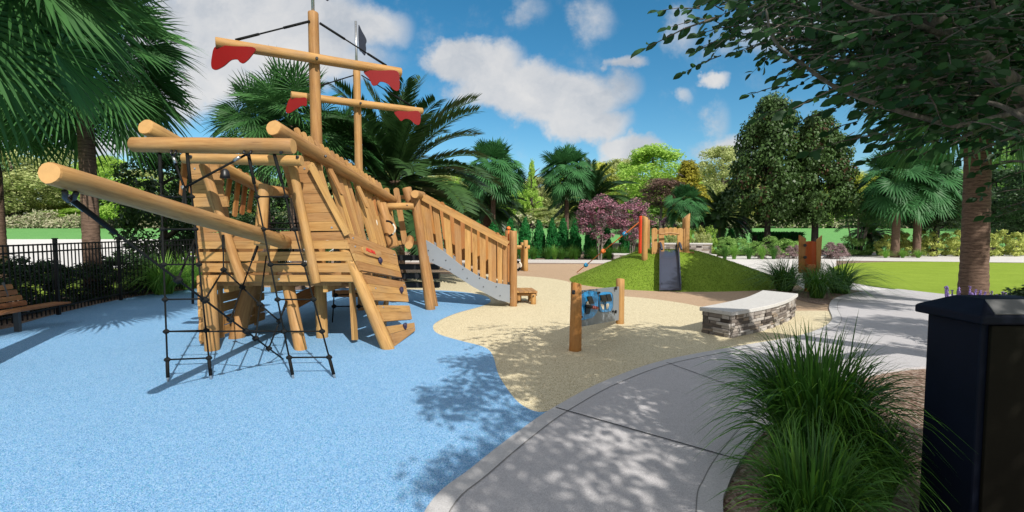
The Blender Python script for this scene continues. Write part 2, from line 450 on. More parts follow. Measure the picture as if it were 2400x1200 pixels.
def foliage(name, n, env, size, leafL, leafW, mat, clumps=60, seed=1, spread=.22, droop=.1, extra=None):
    """size (rx, h); crown from z=0..h scaled"""
    rng = np.random.default_rng(seed)
    p, nr, tone = crown_points(n, env, clumps, rng, spread, .75, size[1] / size[0])
    p = p * np.array([size[0], size[0], size[1]])
    d = unit(np.cross(nr, rng.normal(size=(n, 3)))); d[:, 2] = d[:, 2] * .6 - .2
    L = leafL * (.6 + .8 * rng.random(n))
    V, Fq = kites(p, d, nr, L, L * leafW, .12, droop)
    return npmesh(name, V, Fq, (mat,), attr=np.repeat(tone, 4))
def trunk_mesh(name, h, r, mat, limbs=5, crown_r=1.5, crown_z=None, seed=3, stems=1):
    rnd = random.Random(seed); v = []; f = []; cz = crown_z or h * .6
    for s in range(stems):
        a = rnd.random() * 6.3; lean = 0 if stems == 1 else .35
        base = Vector((math.cos(a) * .06 * (stems > 1), math.sin(a) * .06 * (stems > 1), -.05)); top = Vector((math.cos(a) * lean * crown_r, math.sin(a) * lean * crown_r, h))
        pts = [base.lerp(top, t) + Vector((rnd.uniform(-1, 1), rnd.uniform(-1, 1), 0)) * r * .5 * (0 < t < 1) for t in (0, .12, .35, .6, .8, 1)]
        tube(v, f, pts, [r * 1.35, r, r * .85, r * .6, r * .35, r * .08], 9)
        for k in range(limbs):
            t = rnd.uniform(.35, .85); p = pts[0].lerp(pts[-1], t); aa = rnd.random() * 6.3; L = crown_r * rnd.uniform(.5, .95)
            q = p + Vector((math.cos(aa) * L, math.sin(aa) * L, L * rnd.uniform(.3, .9)))
            mid = p.lerp(q, .5) + Vector((0, 0, .1 * L)); rr = r * (1 - t) * .8 + .01
            tube(v, f, [p, mid, q], [rr, rr * .6, rr * .15], 6)
    return mesh(name, v, f, (mat,), True)
def arch(n=60):
    pass
def fan_crown(name, R0, mat, fronds=34, rays=26, seed=1, low=-50, high=80, petf=.42, wid=1.0, hang=None):
    """fan palm crown radius R0 centred on the origin (trunk top)"""
    rng = np.random.default_rng(seed); Vs = []; Fs = []; tn = []; mi = []; b = 0
    for k in range(fronds):
        az = k * 2.39996 + rng.normal() * .15; u = (k + .5) / fronds
        el = R(low + (high - low) * (1 - u) ** 0.9 + rng.normal() * 5)
        d = np.array([math.cos(az) * math.cos(el), math.sin(az) * math.cos(el), math.sin(el)])
        up = np.array([-math.cos(az) * math.sin(el), -math.sin(az) * math.sin(el), math.cos(el)])
        side = np.cross(d, up); PL = R0 * petf * rng.uniform(.85, 1.15); BL = R0 * (1 - petf) * rng.uniform(.9, 1.15)
        sag = np.array([0, 0, -1.0]); hub = d * PL + sag * PL * .12
        # petiole
        w = R0 * .012; pv = np.array([side * w, -side * w, hub - side * w * .6, hub + side * w * .6]); Vs.append(pv); Fs.append(np.array([[0, 1, 2, 3]]) + b); tn += [.9] * 4; mi.append(np.ones(1)); b += 4
        tilt = rng.normal() * .25; t0 = rng.random()
        hg = .62 if hang is None else (hang if el < R(45) else .25); bd = unit((d * (.9 if hang is None else (.5 if el < R(45) else .9)) + sag * hg)[None])[0]; bu = np.cross(side, bd); bu = bu * math.cos(tilt) + side * math.sin(tilt); sd = np.cross(bd, bu)
        for j in range(rays):
            th = R(-128 + 256 * (j + .5) / rays); ln = BL * (1 - .28 * abs(th) / R(128)) * rng.uniform(.9, 1.05)
            rd = bd * math.cos(th) + sd * math.sin(th) + bu * (.18 * abs(math.sin(th)))
            rd /= np.linalg.norm(rd); sv = np.cross(rd, bu); sv /= np.linalg.norm(sv)
            hw = ln * math.tan(R(128) / rays) * 1.0 * wid; dr = rng.uniform(.05, .22)
            z0 = bu * ln * .02 * (1 if j % 2 else -1)
            p = [hub, hub + rd * ln * .5 + sv * hw * .5 + z0, hub + rd * ln * .5 - sv * hw * .5 - z0,
                 hub + rd * ln * .78 + sv * hw * .33 + sag * ln * dr * .4, hub + rd * ln * .78 - sv * hw * .33 + sag * ln * dr * .4,
                 hub + rd * ln + sag * ln * dr]
            Vs.append(np.array([p[0], p[2], p[4], p[5], p[3], p[1]])); Fs_ = np.array([[0, 1, 5, 5], [1, 2, 4, 5], [2, 3, 4, 4]])
            Fs.append(('m', b)); b += 6; tn += [t0 * .6 + rng.random() * .4] * 6
    V = np.concatenate(Vs); quads = []; tris = []
    for x in Fs:
        if isinstance(x, tuple):
            o = x[1]; tris.append((o, o + 1, o + 5)); quads.append((o + 1, o + 2, o + 4, o + 5)); tris.append((o + 2, o + 3, o + 4))
        else: quads.append(tuple(x[0]))
    fl = quads + tris
    m = bpy.data.meshes.new(name); m.from_pydata(V.tolist(), [], fl); m.materials.append(mat)
    a = m.attributes.new('tone', 'FLOAT', 'POINT'); a.data.foreach_set('value', np.array(tn, dtype=np.float32)); m.update()
    return m
def date_crown(name, R0, mat, fronds=44, leaf=34, seed=1, low=-25, high=80, wid=.012, rise=.0):
    rng = np.random.default_rng(seed); C = []; D = []; N = []; L = []; tn = []; ra = []
    for k in range(fronds):
        az = k * 2.39996 + rng.normal() * .12; u = (k + .5) / fronds; el0 = R(high + (low - high) * u ** .8 + rng.normal() * 4); t0 = rng.random()
        FL = R0 * rng.uniform(.9, 1.12); p = np.zeros(3); n = leaf; pts = []
        for i in range(n):
            t = i / n; el = el0 - t * t * R(58) * (.5 + .5 * math.cos(el0))
            d = np.array([math.cos(az) * math.cos(el), math.sin(az) * math.cos(el), math.sin(el)]); pts.append(p.copy())
            up = np.array([-math.cos(az) * math.sin(el), -math.sin(az) * math.sin(el), math.cos(el)]); side = np.cross(d, up)
            if t > .12:
                ll = FL * .2 * math.sin(math.pi * min(1, (t - .05) * .98)) ** .5 + FL * .03
                for s in (1, -1):
                    C.append(p.copy()); D.append(d * .75 + side * s * .8 + up * .28 + rng.normal(size=3) * .05); N.append(up + side * s * -.4); L.append(ll); tn.append(t0 * .6 + rng.random() * .4)
            p = p + d * FL / n
        ra.append(pts)
    C, D, N, L = map(np.array, (C, D, N, L))
    V, Fq = kites(C, D, N, L, L * wid / .2 + R0 * .006, .1, .12)
    v2 = []; f2 = []
    for pts in ra: tube(v2, f2, [Vector(q) for q in pts[::4]], R0 * .009, 4, R0 * .003, caps=False)
    v2 = np.array(v2); f2 = np.array(f2) + len(V)
    Va = np.concatenate([V, v2]); Fa = np.concatenate([Fq, f2]); ta = np.concatenate([np.repeat(tn, 4), np.full(len(v2), .95)])
    return npmesh(name, Va, Fa, (mat,), attr=ta)
def palm_trunk(name, h, r, mat, seed=0, lean=(0, 0), top=.85):
    v = []; f = []; n = int(h / .12) + 2; seg = 16
    for i in range(n + 1):
        t = i / n; z = h * t - .1 * (i == 0); rr = r * (1.12 - .12 * min(1, t * 6)) * (1 - (1 - top) * t) * (1 + (.035 if i % 2 else -.01))
        for j in range(seg):
            a = 2 * math.pi * j / seg; v.append((math.cos(a) * rr + lean[0] * t * t, math.sin(a) * rr + lean[1] * t * t, z + .02 * math.sin(a + i)))
    for i in range(n):
        for j in range(seg): a = i * seg + j; b = i * seg + (j + 1) % seg; f.append((a, b, b + seg, a + seg))
    f.append(tuple(range(n * seg, (n + 1) * seg)))
    return mesh(name, v, f, (mat,), True)
def blades(name, n, H, spread, w, mat, seed=1, base=.15, seg=5, arch=1.0, sway=(0, 0)):
    rng = np.random.default_rng(seed); az = rng.random(n) * 2 * math.pi; rb = base * np.sqrt(rng.random(n))
    h = H * (.55 + .5 * rng.random(n)); out = spread * (.15 + .85 * rng.random(n)) ; ww = w * (.6 + .6 * rng.random(n))
    dx = np.cos(az); dy = np.sin(az); az2 = az + rng.normal(size=n) * .5; ox = np.cos(az2); oy = np.sin(az2)
    px = -oy; py = ox; rows = []
    tw = rng.normal(size=n) * .5
    for i in range(seg + 1):
        t = i / seg; hor = out * t ** 1.7; fall = arch * out * .75 * t ** 3.2
        x = dx * rb + ox * hor + sway[0] * t * t; y = dy * rb + oy * hor + sway[1] * t * t; z = np.maximum(h * (t * 1.15 - .15 * t * t) - fall, .01 + .02 * t)
        wt = ww * (1 - t ** 2.2) * (.55 + .9 * min(t * 3, .5)) + .0006
        c = np.cos(tw * t); s = np.sin(tw * t)
        rows.append(np.stack([x + px * wt * .5 * c, y + py * wt * .5 * c, z + wt * .5 * s], 1)); rows.append(np.stack([x - px * wt * .5 * c, y - py * wt * .5 * c, z - wt * .5 * s], 1))
    V = np.stack(rows, 1).reshape(-1, 3); k = 2 * (seg + 1); Fq = []
    for i in range(seg): Fq.append([2 * i, 2 * i + 1, 2 * i + 3, 2 * i + 2])
    Fq = (np.array(Fq)[None] + (np.arange(n) * k)[:, None, None]).reshape(-1, 4)
    return npmesh(name, V, Fq, (mat,), smooth=True, attr=np.repeat(rng.random(n), k))
# ================================================================== PIRATE SHIP
FD = 7.85                                   # distance of the bow wall
ship = thing('pirate_ship', 'timber pirate ship climbing frame with two masts and red sails on blue rubber', 'play structure', (-4.1, 8.0, 0))
bowsprit = log('bowsprit', P(115, 405, 3.3), P(668, 568, 7.75), .081, .112, WOOD, ship, seg=14, jit=.045)
hb = log('header_beam', P(312, 339, 6.85), P(688, 343, 6.85), .112, .114, WOOD, ship, jit=.05)
log('cross_beam', P(430, 371, 7.45), P(708, 377, 7.45), .082, .082, WOOD, ship)
RA, RB = P(640, 299, 7.0), P(921, 470, 12.0)
LA, LB = P(340, 297, 7.0), P(610, 440, 9.6)
rr = log('rail', RA, RB, .118, .112, WOOD, ship, seg=14, jit=.06)
lr = log('rail', LA, LB, .118, .11, WOODR if False else WOOD, ship, seg=14, jit=.06)
def bolt(c, n, r=.022, parent=ship, mat=BOLT):
    c = Vector(c); n = Vector(n).normalized(); v = []; f = []
    tube(v, f, [Vector((0, 0, 0)) - n * .02, n * .012, n * .016], [r, r, r * .7], 10)
    return link('bolt', mesh('bolt', v, f, (mat,), False), Matrix.Translation(c), parent)
for px, py in ((447, 367), (697, 368)): bolt(P(px, py, 7.365), (0, -1, 0), .024)
bolt(P(659, 357.5, 6.77), (0, -1, -.4), .024)
bolt(P(763, 366, 8.0), (.5, -.8, .3), .022)
# masts
def mast(px, d, ytop, r, pole_top, name='mast'):
    x = P(px, 300, d).x; zt = P(px, ytop, d).z
    m = log(name, (x, d, 1.2), (x - .02, d, zt), r * 1.1, r * .93, WOOD, ship, jit=.025)
    tubes('flag_pole', [[(x - .02, d, zt - .1), (x - .02, d, P(px, pole_top, d).z)]], .032, STEEL, ship, 10)
    return x, d, zt
mx1, my1, mz1 = mast(742, 10.0, 29, .112, -110)
mx2, my2, mz2 = mast(840, 12.8, 165, .102, 50)
# yards, bolts, sails, stays
Y1 = (P(505, 99, 9.0), P(940, 170, 10.75)); Y2 = (P(682, 223, 11.75), P(990, 261, 13.6))
def yard(A, B, r, c):
    y = log('yard', A, B, r, r, WOOD, ship, jit=.03)
    d = (B - A).normalized(); n = Vector((d.y, -d.x, 0)).normalized()
    bolt(c + n * .012, n, .03)
    return d, n
d1, n1 = yard(Y1[0], Y1[1], .1, P(742.5, 137, 9.76)); d2, n2 = yard(Y2[0], Y2[1], .095, P(845, 242, 12.53))
def sail(pxs, A, B, parent=ship):
    n = (B - A).normalized().cross(Vector((0, 0, 1))).normalized(); n = -n if n.y > 0 else n
    pts = [PP(x, y, A, n) for x, y in pxs]
    pts = catmull(pts, 5, True)
    return panel('sail', pts, n, .022, RED, parent, 0, .002, grain=Vector((1, 0, 0)))
for pxs in ([(506, 108), (560, 117), (624, 131), (612, 149), (592, 160), (580, 157), (571, 149), (552, 148), (530, 158), (505, 163), (491, 155), (492, 132)],
            [(853, 167), (900, 173), (941, 181), (947, 205), (945, 224), (933, 222), (915, 205), (897, 198), (888, 204), (876, 203), (868, 188)]): sail(pxs, *Y1)
for pxs in ([(680, 230), (705, 233), (727, 236), (728, 254), (716, 252), (700, 257), (680, 264), (668, 262), (668, 250)],
            [(924, 261), (960, 266), (989, 270), (993, 288), (989, 300), (978, 297), (966, 286), (953, 282), (943, 286), (936, 280)]): sail(pxs, *Y2)
def rope(name, pts, r=.013, parent=ship): return tubes(name, [pts], r, ROPE, parent, 7)
for a, b in ((P(726, 50, 9.9), P(552, 94, 9.18)), (P(749, 54, 9.98), P(906, 154, 10.6))):
    rope('stay_rope', [a, b], .016); d = (b - a).normalized(); rope('chain_end', [a, a + d * .55], .026); rope('chain_end', [b - d * .45, b], .026)
for a, b in ((P(831, 176, 12.75), P(730, 207, 12.0)), (P(847, 176, 12.8), P(962, 247, 13.5))):
    rope('stay_rope', [a, b], .016); d = (b - a).normalized(); rope('chain_end', [b - d * .5, b], .026)
fl = catmull([P(x, y, 12.8) for x, y in ((840, 59), (848, 72), (857, 88), (859, 97), (857, 104), (858, 115), (855, 130), (847, 122), (841, 112))], 4, True)
panel('flag', fl, (0, -1, 0), .015, NAVY, ship, 0, .002, grain=Vector((1, 0, 0)))
fl = catmull([P(x, y, 10.0) for x, y in ((742, -100), (758, -75), (772, -40), (776, -18), (768, 2), (756, -8), (745, -14))], 4, True)
panel('flag', fl, (0, -1, 0), .015, NAVY, ship, 0, .002, grain=Vector((1, 0, 0)))
# posts under the deck
def post(px0, py0, px1, py1, r, d1=None, name='post', r1=None, mat=None, bow=0):
    g = G(px0, py0); d1 = d1 or g.y; return log(name, g - Vector((0, 0, .05)), P(px1, py1, d1), r, r1 or r, mat or WOOD, ship, bow=bow)
post(498, 822, 489, 650, .112)
post(707, 821, 672, 650, .1, d1=8.2)
post(755, 792, 750, 655, .105)
post(553, 793, 588, 655, .14, d1=8.85)
post(478, 806, 470, 650, .06, d1=8.3)
post(849, 727, 849, 640, .11)
post(600, 742, 600, 655, .1)
# right corner leg running up behind the wall
log('corner_post', P(724, 385, 8.08), G(912, 819) - Vector((0, -.02, .05)), .085, .105, WOOD, ship, jit=.04)
post(1010, 726, 972, 456, .125, d1=11.75, name='stern_post', r1=.11)
post(1022, 718, 1000, 600, .07, d1=12.1, name='stern_post', r1=.05)
# bow wall planks
wall = panel('bow_wall', [P(468, 655, FD + .05), P(842, 655, FD + .05), P(842, 662, FD + .05), P(468, 662, FD + .05)], (0, -1, 0), .05, WOODB, ship)
def plk(a, b, c, d, parent=wall, y=FD, t=.045, name='plank', zinc=(), sc=1):
    return panel(name, [P(*a, y), P(*b, y), P(*c, y), P(*d, y)], (0, -1, 0), t, WOODB, parent, sc, zinc=[P(px, py, y) for px, py in zinc])
plk((466, 645), (840, 645), (846, 660), (463, 660), zinc=((474, 655), (654, 654), (833, 653)))
plk((467, 617), (829, 617), (836, 638), (466, 638))
plk((466, 591), (820, 590), (827, 611), (467, 612))
plk((464, 566), (814, 563), (819, 583), (466, 583))
plk((462, 546), (812, 540), (814, 562.6), (464, 565.3))
for xs in ((478, 492), (630, 648), (800, 818)):   # battens behind
    panel('batten', [P(xs[0], 660, FD + .05), P(xs[1], 660, FD + .05), P(xs[1] - 2, 545, FD + .05), P(xs[0] - 2, 545, FD + .05)], (0, -1, 0), .05, WOODB, wall, grain=Vector((0, 0, 1)))
# left tower of the bow
lt = panel('bow_tower', [P(452, 385, FD + .05), P(462, 385, FD + .05), P(472, 545, FD + .05), P(462, 545, FD + .05)], (0, -1, 0), .05, WOODB, ship, grain=Vector((0, 0, 1)))
ys = [380, 407, 432, 462, 487, 513, 545]
def lx(y): return 443 + (y - 380) * .118
def rx(y): return {380: 508, 407: 512, 432: 518, 462: 524, 487: 530, 513: 534, 545: 540}[y]
for a, b in zip(ys[:-1], ys[1:]):
    s = 3 if a > 380 else 0
    plk((lx(a), a + s * .7), (rx(a) + (6 if a in (407, 462) else 0), a - s * .7), (rx(b) + (4 if a in (407, 462) else 0), b - 2.8), (lx(b), b + 1.4), lt, zinc=((457, 395),) if a == 380 else ())
# right tower
rt = panel('bow_tower', [P(715, 385, FD + .05), P(724, 385, FD + .05), P(800, 545, FD + .05), P(788, 545, FD + .05)], (0, -1, 0), .05, WOODB, ship, grain=Vector((0, 0, 1)))
ys = [380, 407, 430, 455, 477, 500, 520, 545]
def lx2(y): return 659 + (y - 380) * .29
def rx2(y): return 724 + (y - 380) * .545
for a, b in zip(ys[:-1], ys[1:]):
    plk((lx2(a), a + 1), (rx2(a), a - 2), (rx2(b), b - 2.7), (lx2(b), b + .3), rt, zinc=((714, 395),) if a == 380 else (((778, 533),) if a == 520 else ()))
board('edge_board', P(728, 385, FD - .09), P(815, 550, FD - .03), .1, .05, (0, -1, .0), WOODB, ship)
# diagonal poles in front of the bow
log('brace', P(477, 385, 7.68), P(568, 664, 7.66), .07, .075, WOOD, ship)
log('brace', P(685, 385, 7.68), P(741, 664, 7.66), .07, .075, WOOD, ship)
# deck and side walls
boxes('deck', [((-4.05, 9.95, 1.1 - .0), (2.25, 3.9, .09))], WOODB, ship)
boxes('joist', [((x, 9.95, 1.0), (.08, 3.9, .12)) for x in (-4.9, -4.1, -3.2)], WOODB, ship)
lw = boxes('side_wall', [((-5.28, 9.0, 1.3), (.05, 2.0, .12)), ((-5.28, 8.45, 1.0), (.045, .09, 1.9)), ((-5.28, 9.6, 1.0), (.045, .09, 1.9))], WOODB, ship)
for z in (.16, .34, .58, .76, 1.0, 1.16, 1.45, 1.62, 1.79):
    board('plank', (-5.33, 7.93, z), (-5.30, 9.95, z + .02), .155, .04, (-1, 0, 0), WOODB, lw, 'c', 'c', zinc=())
# climbing wall on the right
p0 = G(927, 813); nW = (Vector((-2.77, 7.9, 1.96)) - Vector((-2.0, 8.0, 0))).cross(Vector((0.12, 1, 0))).normalized()
if nW.x < 0: nW = -nW
def W4(a, b, c, d): return [PP(*q, p0, nW) for q in (a, b, c, d)]
cw = panel('climbing_wall', [PP(x, y, p0 - nW * .06, nW) for x, y in ((818, 560), (826, 560), (928, 800), (918, 800))], nW, .05, WOODB, ship, grain=Vector((0, 0, 1)))
for q4 in (((878, 575), (886, 576), (960, 770), (951, 772)), ((918, 590), (925, 592), (971, 770), (963, 772))):
    panel('batten', [PP(x, y, p0 - nW * .06, nW) for x, y in q4], nW, .05, WOODB, cw, grain=Vector((0, 0, 1)))
rows = [((812, 543), (926, 588), (931, 600), (820, 570)), ((820.5, 570.5), (931, 600.7), (934, 622), (829, 592)), ((829.3, 592.5), (934.5, 622.7), (939, 637), (837, 611)),
        ((837.3, 611.5), (939, 637.7), (942, 650), (847, 633)),
        ((852, 643), (948, 661), (953, 676), (863, 664)), ((863.3, 664.6), (953, 676.7), (956, 691), (871, 683)), ((871.3, 683.6), (956, 691.6), (958, 707), (880, 703)),
        ((886, 715), (960, 716), (963, 731), (891, 731)), ((891.3, 731.6), (963, 731.6), (966, 748), (900, 753)),
        ((906, 765), (971, 756), (973, 767), (915, 782)), ((915.3, 782.7), (973, 767.7), (973, 775), (926, 811))]
for i, r4 in enumerate(rows):
    z = {0: [(827, 558)], 1: [(832, 578), (924, 597)], 4: [(947, 668)], 5: [(880, 676)], 7: [(898, 720)]}.get(i, [])
    panel('plank', W4(*r4), nW, .045, WOODB, cw, 1, zinc=[PP(x, y, p0, nW) for x, y in z])
for px, py in ((891, 611), (941, 680), (949, 764)):
    c = PP(px, py, p0 + nW * .025, nW); rnd = random.Random(px); v = []; f = []
    ball(v, f, (0, 0, 0), .045, .05, .065, 7, 5)
    v = [tuple(Vector(q) * rnd.uniform(.8, 1.2)) for q in v]
    link('climbing_hold', mesh('hold', v, f, (HOLD,), False), Matrix.Translation(c), cw)
# maker's plate with red lettering
ps = catmull([PP(x, y, p0 + nW * .03, nW) for x, y in ((851, 578), (866, 580), (880, 586), (893, 590), (892, 604), (876, 601), (860, 596), (853, 590))], 3, True)
pl = panel('name_plate', ps, nW, .03, WOODB, ship, 0, .003)
cu = bpy.data.curves.new('lettering', 'FONT'); cu.body = 'ALUMA'; cu.size = .1; cu.extrude = .003; cu.align_x = 'CENTER'; cu.align_y = 'CENTER'; cu.offset = .003
to = bpy.data.objects.new('tmp', cu); COL.objects.link(to)
dg = bpy.context.evaluated_depsgraph_get(); tm = bpy.data.meshes.new_from_object(to.evaluated_get(dg)); bpy.data.objects.remove(to)
REDL = m_plain('red_lettering', (.6, .03, .02), .5); tm.materials.clear(); tm.materials.append(REDL)
a = PP(856, 583.5, p0 + nW * .034, nW); b = PP(882, 594, p0 + nW * .034, nW); xx = (b - a).normalized(); yy = nW.cross(xx)
M = Matrix((xx, yy, nW)).transposed().to_4x4(); M.translation = (a + b) / 2
link('lettering', tm, M, pl)
# right rail: balusters leaning with the hull
nB = Vector((1, -.25, .15)).normalized()
for k in range(19):
    t = .20 + .040 * k
    c = RA.lerp(RB, t) + Vector((-.13, 0, 0))
    top = c + Vector((-.07, -.02, .36)); bot = c + Vector((.40 - .1 * t, .12, -1.34 if k % 6 != 3 else -.62))
    if k >= 15: bot = c + Vector((.3, .1, -.8))
    board('baluster', bot, top, .115, .035, nB, WOODB, rr, 'r', 'r')
for k in range(11):
    if k > 8: continue
    t = .34 + .08 * k
    c = LA.lerp(LB, t) + Vector((-.13, 0, 0))
    top = c + Vector((.05, -.02, .2)); bot = c + Vector((-.12, .06, -.72 + .1 * (k % 3)))
    board('baluster', bot, top, .10, .035, (1, -.2, 0), WOODR, lr, 'r', 'r')
# stern
def sl(name, a, b, d0, d1, r, mat=None, par=ship): return log(name, P(*a, d0), P(*b, d1), r, r, mat or WOOD, par)
log('stem_post', P(610, 574, 7.2), P(619, 433, 7.36), .09, .078, WOOD, ship)
log('cabin_beam', P(630, 447, 7.5), P(700, 453, 8.2), .085, .085, WOOD, ship)
sl('stern_post', (892, 478), (922, 580), 11.2, 11.1, .14)
sf = boxes('stern_fence', [((P(900, 0, 12.1).x + .35, 12.15, P(0, 462, 12.1).z), (1.0, .04, .1)), ((P(900, 0, 12.1).x + .4, 12.15, 1.68), (.9, .04, .1))], WOODB, ship)
for a, b in (((905, 440), (925, 572)), ((928, 440), (950, 573)), ((870, 475), (893, 575))):
    board('slat', P(*b, 12.1), P(*a, 12.05), .14, .035, (0, -1, 0), WOODB, sf, 'r', 'r')
sl('stern_beam', (908, 484), (970, 483), 11.55, 11.6, .085)
bolt(P(954, 482, 11.52), (0, -1, 0), .025)
sl('stern_log', (953, 440), (962, 475), 12.0, 12.0, .12)
sl('stern_log', (958, 575), (962, 560), 11.3, 12.1, .1)
log('dark_board', P(866, 462, 10.9), P(884, 572, 10.9), .13, .13, WOODR, ship)
# hand grips
for pts in ([(857, 503), (868, 504), (879, 514), (883, 525), (880, 536), (871, 541)], [(905, 518), (915, 520), (925, 532), (924, 545), (917, 551), (911, 553)]):
    q = [P(x, y, 10.7) for x, y in pts]; q = catmull(q, 4)
    g = tubes('hand_grip', [q[5:-5]], .022, WHITER, ship); rope('grip_chain', q[:7], .024, g); rope('grip_chain', q[-7:], .024, g)
# steps at the stern (dark rubber treads)
st = boxes('stern_steps', [((-2.75, 12.9, z), (1.5, .28, .14)) for z in (.5, .75, 1.0, 1.25)], m_plain('dark_tread', (.008, .009, .011), .6), ship)
boxes('ramp', [((-3.95, 12.2, .35), (1.5, .05, .18)), ((-3.95, 12.2, .62), (1.5, .05, .18)), ((-3.95, 12.2, .88), (1.5, .05, .15))], WOODR, ship)
board('diagonal_board', P(690, 700, 9.6), P(790, 655, 10.6), .16, .05, (0, -1, 0), WOODR, ship)
board('diagonal_board', P(694, 716, 9.6), P(745, 688, 10.2), .13, .05, (0, -1, 0), WOODR, ship)
# bell under the header
v = []; f = []; tube(v, f, [(0, 0, .05), (0, 0, .02), (0, 0, -.06), (0, 0, -.1)], [.03, .06, .075, .08], 14)
link('bell', mesh('bell', v, f, (BOLT,), True), Matrix.Translation(P(527, 403, 7.9)), ship)
# ------------------------------------------------------------------ slide
SD = 12.1
slide = link('slide', None, Matrix.Translation((-1, SD, 0)), ship)
pts = [PP(x, y, Vector((0, SD, 0)), Vector((0, 1, 0))) for x, y in ((990, 558), (1015, 572), (1040, 589), (1080, 621), (1120, 646), (1160, 663), (1195, 668), (1195, 710), (1165, 702), (1110, 673), (1050, 634), (1004, 612))]
panel('side_plate', pts, (0, -1, 0), .03, GREYP, slide, 0, .002, grain=Vector((1, 0, -.6)))
bp = [(1004, 587), (1015, 609), (1045, 610), (1055, 631), (1085, 631), (1095, 652), (1124, 652), (1133, 672), (1163, 672), (1172, 693)]
v = []; f = []
for x, y in bp: tube(v, f, [P(x, y, SD + .005), P(x, y, SD - .014)], .014, 8)
link('plate_bolt', mesh('plate_bolt', v, f, (BOLT,), False), None, slide)
far = [p + Vector((0, .6, 0)) for p in pts]; panel('side_plate', far, (0, -1, 0), .03, GREYP, slide, 0, .002, grain=Vector((1, 0, -.6)))
ch = [(p + Vector((0, .03, 0)), p + Vector((0, .57, 0))) for p in [P(x, y, SD) for x, y in ((1000, 598), (1048, 622), (1105, 660), (1160, 690), (1198, 699))]]
v = [tuple(q) for pr in ch for q in pr]; f = [(2 * i, 2 * i + 2, 2 * i + 3, 2 * i + 1) for i in range(len(ch) - 1)]
link('chute', mesh('chute', v, f, (STEEL,), True), None, slide)
# slide side fence
sfn = board('slide_rail', P(982, 458, SD - .06), P(1191, 572, SD - .06), .15, .06, (0, -1, 0), WOODB, ship)
tops = [(984, 462, 1002, 572, .2), (993, 467, 1015, 576, .14), (1016, 478, 1035, 589, .15), (1042, 492, 1056, 602, .16), (1069, 508, 1076, 612, .15), (1089, 520, 1096, 626, .15), (1111, 532, 1116, 636, .13), (1129, 541, 1132, 646, .14), (1149, 549, 1152, 654, .14), (1165, 557, 1166, 660, .11), (1179, 562, 1181, 664, .11), (1190, 567, 1190, 667, .1)]
tops = [(992, 462, 1000, 572, .2), (997, 467, 1014, 576, .13), (1018, 473, 1034, 589, .15), (1045, 491, 1055, 602, .16), (1071, 508, 1076, 614, .16), (1096, 521, 1097, 628, .15), (1112, 530, 1114, 638, .12), (1131, 540, 1132, 648, .15), (1150, 548, 1151, 657, .13), (1157, 549, 1158, 660, .12), (1172, 557, 1172, 663, .12), (1184, 561, 1184, 667, .11)]
for i, (a, b, c, d, w) in enumerate(tops):
    board('slat', P(c, d + 12, SD + .05), P(a, b - 6, SD + .02), w, .035, (0, -1, 0), WOODB, sfn, 's', 'r')
fr2 = board('slide_rail', P(982, 458, SD) + Vector((0, .75, .03)), P(1191, 572, SD) + Vector((0, .75, .03)), .14, .05, (0, -1, 0), WOODB, ship)
for i, (a, b, c, d, w) in enumerate(tops[::1]):
    o = Vector((.07, .72, 0)); board('slat', P(c, d, SD) + o, P(a, b - 4, SD) + o, w, .03, (0, -1, 0), WOODR, fr2, 's', 'r')
g = G(1203, 718); log('slide_post', g - Vector((0, 0, .05)), Vector((g.x, g.y, P(0, 541, g.y).z)), .1, .1, WOOD, ship)
g2 = Vector((P(1181, 0, g.y + .75).x + .12, g.y + .75, 0)); log('slide_post', g2, Vector((g2.x, g2.y, 2.0)), .1, .1, WOOD, ship)
log('round_end', P(972, 455, 11.4), P(990, 458, 12.4), .1, .1, WOOD, ship)
hn = tubes('handle', [[P(1192, 575, g.y + .1), P(1192, 540, g.y + .1)]], .02, ORANGER, ship); blob('handle_cap', P(1192, 535, g.y + .1), .055, .055, .05, ORANGER, hn)
# ------------------------------------------------------------------ rope nets
def net(name, la, lb, ts, extra_ends=True):
    A0, A1 = la; B0, B1 = lb
    lines = [[A0, A1], [B0, B1]]; kn = []
    for t in ts:
        a, b = A0.lerp(A1, t), B0.lerp(B1, t); lines.append([a, b]); kn += [a, b]
    o = tubes(name, lines, .0115, ROPE, ship)
    for k in kn: knob(k, .037, o)
    for p, q in ((A0, A1), (B0, B1)):
        d = (q - p).normalized()
        tubes('turnbuckle', [[p, p + d * .5]], .024, ROPE, o); tubes('turnbuckle', [[q - d * .32, q - d * .06]], .022, ROPE, o); tubes('anchor', [[q - d * .13, q]], .015, STEEL, o)
    return o
def along(A0, A1, py):   # parameter where the rope crosses image row py
    lo, hi = 0, 1
    for _ in range(40):
        m = (lo + hi) / 2; p = A0.lerp(A1, m); v = p - Vector((0, 0, CH))
        cz = v.z * math.cos(T) + v.y * math.sin(T); cy = v.y * math.cos(T) - v.z * math.sin(T)
        if 600 - F * cz / cy < py: lo = m
        else: hi = m
    return lo
la = (P(374, 352, 6.87), G(394, 896)); lb = (P(438, 352, 6.87), G(495, 891))
net('climbing_net', la, lb, [along(*la, y) for y in (461, 537, 620, 702, 777, 843)])
lc = (P(581, 355, 6.87), G(688, 889)); ld = (P(641, 355, 6.87), G(785, 888))
net('climbing_net', lc, ld, [along(*lc, y) for y in (461, 537, 620, 702, 777, 838)])
def on(l, py): return l[0].lerp(l[1], along(*l, py))
tip = P(160, 462, 3.55); anc = G(665, 843)
